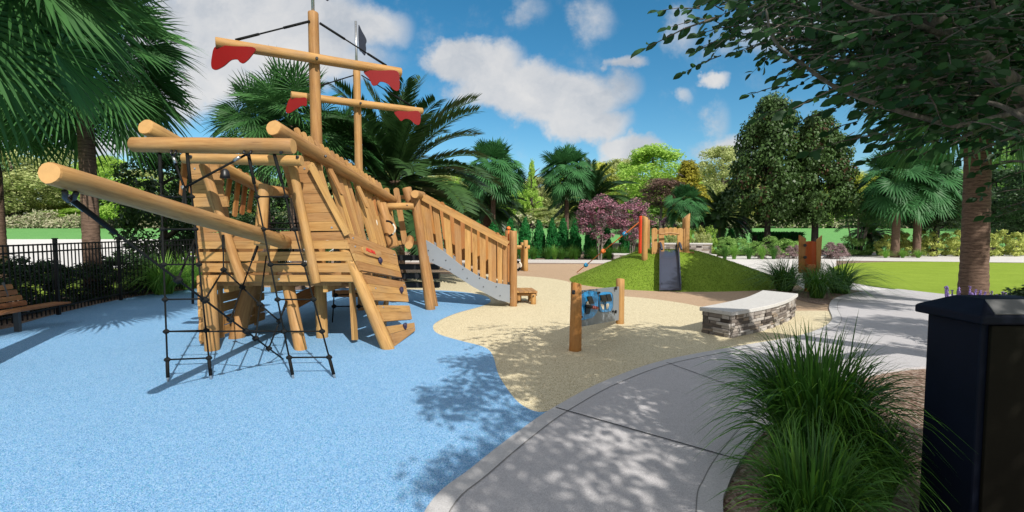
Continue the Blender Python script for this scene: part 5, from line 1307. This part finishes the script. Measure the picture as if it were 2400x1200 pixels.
for i, px in enumerate((1700, 1722, 1757, 1788, 1815)):
    clump(px, 603, 24, 42, (GC[0], GB)[i % 2], ORD[i] + ' grass clump from the left beyond the right of the mound', 'grass clumps beyond the mound', d=32.4)
for i, px in enumerate((1985, 2010, 2040, 2062)):
    clump(px, 598, 28, 38, GC[i % 2], ORD[i] + ' grass clump from the left below the thin stemmed palms', 'grass clumps below the thin palms', d=38)
clump(378, 690, 112, 104, GB, 'bright arching grass clump against the fence left of the ship', 'bright grass clumps near the fence')
clump(436, 678, 90, 92, GB, 'second bright grass clump touching the left side of the hull', 'bright grass clumps near the fence')
for i, px in enumerate((520, 575, 640, 700, 760)):
    clump(px, 664, 42, 58, GC[i % 2], ORD[i] + ' grass clump from the left seen below the ship deck', 'grass clumps behind the ship', d=18.6)
clump(1842, 682, 88, 84, GD[0], 'dark grass clump left of the orange sound post', 'dark grass clumps round the sound post')
clump(1920, 699, 74, 84, GD[1], 'dark grass clump directly in front of the orange sound post', 'dark grass clumps round the sound post')
clump(1972, 688, 96, 84, GD[0], 'dark grass clump right of the orange sound post', 'dark grass clumps round the sound post')
for i, px in enumerate((2078, 2118, 2155)):
    clump(px, 604, 20, 24, GB, ORD[i] + ' small leafy clump from the left at the feet of the plaza palms', 'leafy clumps at the plaza palms', d=34)
lr_ = thing('lilyturf', 'purple flowered lilyturf clump at the foot of the thick palm trunk', 'flower', (G(2240, 722).x, 11.6, 0))
o = link('leaves', GC[0], Matrix.Translation((G(2240, 722).x, 11.6, 0)) @ Matrix.Diagonal((.9, .9, .45, 1)), lr_)
v = []; f = []; rnd = random.Random(4)
for k in range(16):
    x = rnd.uniform(-.55, .8); y = rnd.uniform(-.3, .3); h = rnd.uniform(.4, .62); tube(v, f, [(x * .6, y, .1), (x, y, h * .6), (x * 1.05, y, h)], [.006, .022, .01], 7)
    for q in range(30): a = rnd.random() * 6.3; z = rnd.uniform(h * .5, h); ball(v, f, (x * (.85 + .2 * z / h) + math.cos(a) * .02, y + math.sin(a) * .02, z), .013, .013, .013, 5, 3)
link('flower_spikes', mesh('flower_spikes', v, f, (m_plain('lilac_flower', (.20, .13, .38), .6, var=.3, scale=30),), True), Matrix.Translation((G(2240, 722).x, 11.6, 0)), lr_)
# red flowers below the ship
for i, (px, py) in enumerate(((606, 668), (640, 666), (500, 672))):
    v = []; f = []; rnd = random.Random(i); g = Vector((P(px, 540, 17.6).x, 17.6, 0))
    t = thing('flower_clump', ORD[i] + ' small red flower clump seen under the ship deck', 'flower', g, group='red flowers behind the ship')
    for k in range(22): ball(v, f, (rnd.uniform(-.35, .35), rnd.uniform(-.2, .2), rnd.uniform(.1, .32)), .035, .035, .03, 6, 4)
    link('blossoms', mesh('blossoms', v, f, (m_plain('red_blossom', (.5, .02, .03), .5),), True), Matrix.Translation(g), t)
    link('leaves', GC[1], Matrix.Translation(g) @ Matrix.Diagonal((.5, .5, .3, 1)), t)
# foreground grasses
FG = blades('large_grass_clump', 1500, 1.72, 1.02, .024, GRASSD, 71, .26, 8, 1.25)
FG2 = blades('large_grass_clump', 650, 1.3, .72, .024, GRASSD, 72, .22, 8, 1.2)
for (x, y, rz, s, me, lb) in ((2.45, 3.7, 1.3, .84, FG, 'large dark green fountain grass clump beside the litter bin'), (1.84, 2.8, 2.0, .7, FG2, 'nearest fountain grass clump at the bottom edge of the picture'), (2.3, 3.25, 4.0, .6, FG2, 'middle fountain grass clump filling the gap before the litter bin'), (2.66, 3.4, .9, .62, FG2, 'fountain grass clump tucked against the left face of the litter bin'), (2.12, 3.25, 5.1, .64, FG2, 'fountain grass clump leaning over the path edge between the two larger ones')):
    o = link('fountain_grass_clump', me, Matrix.Translation((x, y, 0)) @ Matrix.Rotation(rz, 4, 'Z') @ Matrix.Scale(s, 4)); tag(o, lb, 'ornamental grass', 'fountain grass in the foreground')
# pale reeds at the edge of the fairway
rng = np.random.default_rng(9); n = 26000; C = np.stack([rng.uniform(-85, -22, n), rng.uniform(66, 69, n), np.zeros(n)], 1); C[:, 2] = gz(67); C2 = np.stack([rng.uniform(-22, 62, 3000), rng.uniform(66, 68, 3000), np.zeros(3000) + gz(67)], 1); C = np.concatenate([C, C2]); n = len(C)
hh_ = 1.5 + .9 * np.sin(C[:, 0] * 1.1) * np.sin(C[:, 0] * .37 + 1) + .3 * np.sin(C[:, 0] * 3.1); C[:, 2] += hh_ * rng.random(n) ** .8; D = rng.normal(size=(n, 3)); V_, F_ = kites(C, D, rng.normal(size=(n, 3)), .35 + .3 * rng.random(n), .2, .1, .1)
tag(link('reeds', npmesh('reeds', V_, F_, (m_leaf('reed', (.24, .34, .12), (.62, .56, .42), .3, .6, .2, .15),), attr=np.repeat(rng.random(n), 4))), kind='stuff')
# ================================================================== OVERHANGING TREE
rnd = random.Random(17); rng = np.random.default_rng(17)
ot = thing('overhanging_tree', 'large broadleaf tree reaching in from the upper right with pale grey branches', 'tree', (8.3, 4.6, 0))
tv = []; tf = []
tube(tv, tf, [(8.3, 4.6, 0), (8.25, 4.6, 1.6), (8.0, 4.5, 3.0), (7.4, 4.2, 4.6), (6.2, 3.4, 6.2)], [.34, .27, .24, .2, .1], 14)
link('trunk', mesh('trunk', tv, tf, (BARKG,), True), None, ot)
BRN = [([(2520, 340, 5.3), (2400, 225, 5.0), (2310, 150, 4.9), (2215, 70, 4.8), (2130, -20, 4.7)], .13, .075),
       ([(2420, 250, 5.0), (2260, 292, 4.9), (2160, 275, 4.8), (2060, 245, 4.6), (1960, 205, 4.4), (1880, 150, 4.2), (1815, 95, 4.0), (1795, 20, 3.9)], .035, .010),
       ([(2330, 158, 4.9), (2240, 155, 4.8), (2100, 152, 4.8), (1960, 142, 4.6), (1880, 132, 4.3)], .03, .008),
       ([(2240, 205, 5.2), (2160, 180, 5.1), (2060, 155, 5.0)], .03, .012), ([(2250, 100, 4.6), (2130, 50, 4.4), (2020, 20, 4.2), (1940, -30, 4.0)], .03, .014),
       ([(2300, 90, 5.6), (2290, 20, 5.4), (2310, -40, 5.2)], .03, .02), ([(2360, 140, 5.4), (2340, 60, 5.3), (2320, -20, 5.2)], .028, .02), ([(2420, 290, 4.3), (2350, 250, 4.4), (2290, 235, 4.5)], .03, .014),
       ([(2200, 30, 6.0), (2080, 90, 6.1), (1960, 95, 6.0), (1820, 90, 5.8)], .03, .008), ([(2500, 420, 4.6), (2400, 380, 4.7), (2340, 380, 4.8)], .02, .006), ([(2420, 60, 6), (2240, 85, 6.2), (2050, 90, 6.2)], .04, .01)]
bv = []; bf = []; twig_src = []
for pts, r0, r1 in BRN:
    c = catmull([P(p[0], p[1], p[2] * .66) for p in pts], 5); n = len(c); tube(bv, bf, c, [00.6 * (r0 + (r1 - r0) * i / (n - 1)) * (1 + .08 * math.sin(i * 2.3)) if i < n - 1 else .002 for i in range(n)], 10); twig_src += c[3:]
poly = [(1600, -30), (1650, 30), (1690, 80), (1790, 95), (1860, 115), (1960, 160), (2060, 195), (2140, 240), (2230, 275), (2330, 308), (2440, 330), (2440, -60), (1600, -60)]
def inside(x, y):
    c = False; j = len(poly) - 1
    for i in range(len(poly)):
        if (poly[i][1] > y) != (poly[j][1] > y) and x < (poly[j][0] - poly[i][0]) * (y - poly[i][1]) / (poly[j][1] - poly[i][1]) + poly[i][0]: c = not c
        j = i
    return c
C = []; D = []; N = []; L = []
def twig(p, d, ln, nl, s=1.0):
    d = d.normalized(); q = p + d * ln + Vector((0, 0, -.15 * ln)); m = p.lerp(q, .5) + Vector((0, 0, .04 * ln)); tube(bv, bf, [p, m, q], [.006, .004, .002], 4, caps=False)
    for k in range(nl):
        t = (k + .6) / nl; c = p.lerp(m, t * 2) if t < .5 else m.lerp(q, t * 2 - 1)
        sd = d.cross(Vector((0, 0, 1))).normalized() * (1 if k % 2 else -1)
        dd = d * rnd.uniform(.3, .9) + sd * rnd.uniform(.5, 1.0) + Vector((rnd.gauss(0, .25), rnd.gauss(0, .25), rnd.uniform(-.6, .15)))
        C.append(c); D.append(dd); N.append(Vector((rnd.gauss(0, .8), rnd.gauss(-.5, .8), rnd.gauss(.3, .7)))); L.append(rnd.uniform(.058, .098) * s)
    C.append(q); D.append(d + Vector((0, 0, -.3))); N.append(Vector((rnd.gauss(0, .6), -.7, .5))); L.append(.1 * s)
cnt = 0
while cnt < 1350:
    x = rnd.uniform(1560, 2440); y = rnd.uniform(-60, 345)
    if not inside(x, y): continue
    dens = min(1, max(.14, (x - 1600) / 520)) 
    if rnd.random() > dens: continue
    p = P(x, y, rnd.uniform(3.7, 5.2) if rnd.random() < (.95 if x < 1950 else .88) else rnd.uniform(2.5, 3.6)); a = rnd.gauss(math.pi, 1.5); d = Vector((math.cos(a), math.sin(a) * .8, rnd.uniform(-.35, .25)))
    twig(p, d, rnd.uniform(.25, .5), rnd.randint(6, 10)); cnt += 1
for x, y, d in ((2060, 300, 4.2), (2090, 315, 4.0), (2130, 330, 4.2), (2160, 345, 3.8), (2045, 318, 3.6), (2200, 330, 4.3), (1680, 40, 4.5), (1640, 20, 4.6), (1720, 90, 4.4), (1690, 130, 4.6), (1740, 60, 4.2), (1850, 200, 4.4), (1900, 235, 4.4), (2010, 285, 4.1), (1960, 260, 4.4), (2370, 380, 4.4), (2400, 400, 4.5), (2420, 440, 4.6), (2390, 350, 4.4), (2440, 480, 4.6), (2410, 470, 4.8)):
    twig(P(x, y, d), Vector((-1, rnd.gauss(0, .2), rnd.uniform(-.3, .05))), rnd.uniform(.3, .5), 7, 1.15)
# the crown above and behind the viewpoint, which shades the path
def cloud(cx, cy, cz, rx_, ry_, rz_, n, cl, sp, seed, leafL):
    r = np.random.default_rng(seed); cc = r.normal(size=(cl, 3)); cc = unit(cc) * (r.random((cl, 1)) ** .45); cc = cc * np.array([rx_, ry_, rz_]) + np.array([cx, cy, cz])
    i = r.integers(0, cl, n); p = cc[i] + unit(r.normal(size=(n, 3))) * (sp * (.4 + .7 * r.random((n, 1)))) * np.array([1, 1, .6])
    return p, r.normal(size=(n, 3)) * np.array([1, 1, .4]) - np.array([0, 0, .2]), r.normal(size=(n, 3)) * .5 + np.array([0, 0, 1]), leafL * (.7 + .6 * r.random(n))
parts_ = [(np.array(C), np.array(D), np.array(N), np.array(L))]
for c in ((3.2, .7, 5.4, 1.6, 1.9, .8, 6200, 42, .40, 1, .105), (5.7, .5, 5.9, 2.2, 1.9, .9, 11500, 75, .42, 2, .105), (4.8, -2.4, 5.4, 3.3, 1.7, .8, 11000, 75, .42, 3, .105), (11.6, 1.9, 6.6, 2.2, 2.0, 1.1, 7000, 50, .45, 4, .12)):
    q = cloud(*c)
    q = tuple(a[(q[0][:, 1] + q[0][:, 2] < 9.0) | (q[0][:, 0] > 8.5)] for a in q)
    q = tuple(a[(q[0][:, 1] < .5) | ((q[0][:, 2] - 2) / np.maximum(q[0][:, 1], .1) > .56)] for a in q); parts_.append(q)
C, D, N, L = (np.concatenate([p[i] for p in parts_]) for i in range(4))
V_, F_ = oval_leaves(C, D, N, L, L * .52)
link('crown', npmesh('crown', V_, F_, (FGLEAF,), attr=np.repeat(rng.random(len(C)), 8)), None, ot)
for a, b in (((7.4, 4.2, 4.6), (4.2, 1.2, 5.6)), ((7.0, 3.8, 5.0), (3.4, -.6, 5.6)), ((6.6, 3.6, 5.6), (5.4, -2.4, 5.6)), ((8.0, 4.5, 3.2), P(2520, 340, 3.5)), ((4.2, 1.2, 5.6), (2.2, 1.0, 5.5))):
    a, b = Vector(a), Vector(b); tube(bv, bf, [a, a.lerp(b, .5) + Vector((0, 0, .15)), b], [.11, .07, .03], 8)
link('branches', mesh('branches', bv, bf, (BARKO,), True), None, ot)
# second tree that shades the mound
st2 = thing('shade_tree', 'tall broadleaf tree outside the picture on the right whose shadow falls on the mound', 'tree', (15.0, 4.6, 0))
tv = []; tf = []; tube(tv, tf, [(15, 4.6, 0), (15, 4.6, 3), (14.6, 4.5, 6), (14.2, 4.5, 9)], [.3, .25, .18, .06], 10); link('trunk', mesh('trunk', tv, tf, (BARK,), True), None, st2)
q = cloud(12.8, 7.2, 8.9, 3.2, 3.8, 1.4, 32000, 120, .75, 8, .2); q = tuple(a[(q[0][:, 2] - 2) / np.maximum(q[0][:, 1], .1) > .54] for a in q); V_, F_ = kites(q[0], q[1], q[2], q[3], .11); link('crown', npmesh('crown', V_, F_, (FGLEAF,), attr=np.repeat(rng.random(len(q[0])), 4)), None, st2)
# ================================================================== CAMERA, SKY, SUN
cam = bpy.data.cameras.new('camera'); co = bpy.data.objects.new('camera', cam); COL.objects.link(co)
cam.sensor_width = 36; cam.lens = 36 * F / 2400; cam.clip_end = 2000; cam.clip_start = .05
co.location = (0, 0, CH); co.rotation_euler = (math.pi / 2 - T, 0, 0); scene.camera = co
SUNV = Vector((.5, -1.0, 1.0)).normalized()
sl_ = bpy.data.lights.new('sun', 'SUN'); sl_.energy = 4.5; sl_.angle = R(.5); sl_.color = (1, .95, .87)
so_ = bpy.data.objects.new('sun', sl_); COL.objects.link(so_); so_.rotation_euler = SUNV.to_track_quat('Z', 'Y').to_euler(); so_.location = (5, -10, 12)
w = bpy.data.worlds.new('World'); scene.world = w; w.use_nodes = True; nt = w.node_tree; nt.nodes.clear(); s = NT(nt)
sky = s.n('ShaderNodeTexSky'); sky.sky_type = 'NISHITA'; sky.sun_disc = False; sky.sun_elevation = math.asin(SUNV.z); sky.sun_rotation = math.atan2(SUNV.x, SUNV.y); sky.ozone_density = 3.0; sky.air_density = 1.0; sky.dust_density = .3
hs = s.n('ShaderNodeHueSaturation'); s.l(sky.outputs[0], hs.inputs['Color']); hs.inputs['Saturation'].default_value = 1.32; hs.inputs['Value'].default_value = 1.0; hs.inputs['Hue'].default_value = .485
bg = s.n('ShaderNodeBackground'); s.l(hs.outputs[0], bg.inputs[0]); bg.inputs[1].default_value = .108
tc = s.n('ShaderNodeTexCoord'); sx = s.n('ShaderNodeSeparateXYZ'); s.l(tc.outputs['Generated'], sx.inputs[0])
ay = s.math('MAXIMUM', s.math('ABSOLUTE', sx.outputs[1]), .12)
u = s.math('DIVIDE', sx.outputs[0], ay); vv = s.math('DIVIDE', sx.outputs[2], ay)
cb = s.n('ShaderNodeCombineXYZ'); s.l(u, cb.inputs[0]); s.l(vv, cb.inputs[1])
wn = s.noise(cb.outputs[0], 4.5, 6, .62, 'Color'); wa = s.n('ShaderNodeVectorMath', operation='SUBTRACT'); s.l(wn, wa.inputs[0]); wa.inputs[1].default_value = (.5, .5, .5)
ws = s.n('ShaderNodeVectorMath', operation='SCALE'); s.l(wa.outputs[0], ws.inputs[0]); ws.inputs['Scale'].default_value = .14
wp = s.n('ShaderNodeVectorMath', operation='ADD'); s.l(cb.outputs[0], wp.inputs[0]); s.l(ws.outputs[0], wp.inputs[1])
sp = s.n('ShaderNodeSeparateXYZ'); s.l(wp.outputs[0], sp.inputs[0])
def uv(px, py): d = ray(px, py); return d.x / d.y, d.z / d.y
ell_ = [(600, 60, 300, 130, 1), (430, 150, 200, 130, 1), (850, 60, 110, 70, .75), (700, 150, 220, 70, .75), (560, 200, 150, 45, .6), (1110, 140, 125, 60, 1), (1210, 210, 150, 75, 1), (1310, 235, 150, 75, 1), (1370, 300, 110, 45, .9), (1440, 220, 60, 60, .55),
        (1455, 150, 50, 20, .7), (1680, 178, 42, 22, .75), (1380, 40, 70, 60, .36), (1590, 70, 60, 60, .4), (1480, 355, 75, 35, .8), (1700, 350, 90, 40, .6), (1680, 270, 40, 70, .35), (1230, 20, 60, 50, .35), (1850, 70, 180, 80, .5), (250, 330, 160, 50, .6), (1600, 225, 30, 25, .4), (40, 200, 200, 180, .5)]
acc = None
for px, py, a, b, st in ell_:
    u0, v0 = uv(px, py); a *= 1.1 / F; b *= 1.1 / F
    dx = s.math('DIVIDE', s.math('SUBTRACT', sp.outputs[0], u0), a); dy = s.math('DIVIDE', s.math('SUBTRACT', sp.outputs[1], v0), b)
    m_ = s.math('MULTIPLY', s.math('SUBTRACT', 1.15, s.math('ADD', s.math('MULTIPLY', dx, dx), s.math('MULTIPLY', dy, dy))), st)
    m_ = s.math('MAXIMUM', m_, 0); acc = m_ if acc is None else s.math('SMOOTH_MAX', acc, m_, .12)
fb_ = s.noise(cb.outputs[0], 9, 7, .65)
back = s.math('MULTIPLY', s.math('LESS_THAN', sx.outputs[1], 0.0), .8); high = s.math('MULTIPLY', s.math('GREATER_THAN', vv, .9), .6)  # unseen cloud cover added behind the camera and overhead to whiten ambient light
acc = s.math('MAXIMUM', acc, s.math('MAXIMUM', back, high))
mask = s.math('ADD', acc, s.math('MULTIPLY', s.math('SUBTRACT', fb_, .5), 1.0))
mk = s.n('ShaderNodeMapRange'); mk.interpolation_type = 'SMOOTHSTEP'; s.l(mask, mk.inputs[0]); mk.inputs[1].default_value = .08; mk.inputs[2].default_value = .74; mk.inputs[4].default_value = .94
sh_ = s.noise(wp.outputs[0], 5, 5, .6)
cc_ = s.ramp(sh_, [(.33, (.50, .55, .62)), (.5, (.74, .75, .77)), (.66, (.90, .88, .86))])
bg2 = s.n('ShaderNodeBackground'); s.l(cc_, bg2.inputs[0]); bg2.inputs[1].default_value = .78
mx = s.n('ShaderNodeMixShader'); s.l(mk.outputs[0], mx.inputs[0]); s.l(bg.outputs[0], mx.inputs[1]); s.l(bg2.outputs[0], mx.inputs[2])
ow = s.n('ShaderNodeOutputWorld'); s.l(mx.outputs[0], ow.inputs[0])
scene.view_settings.view_transform = 'Standard'; scene.view_settings.look = 'None'; scene.view_settings.exposure = .2; scene.view_settings.gamma = 1
scene.render.engine = 'CYCLES'; scene.cycles.use_denoising = True
scene.cycles.max_bounces = 6; scene.cycles.diffuse_bounces = 3; scene.cycles.transmission_bounces = 4; scene.cycles.transparent_max_bounces = 6
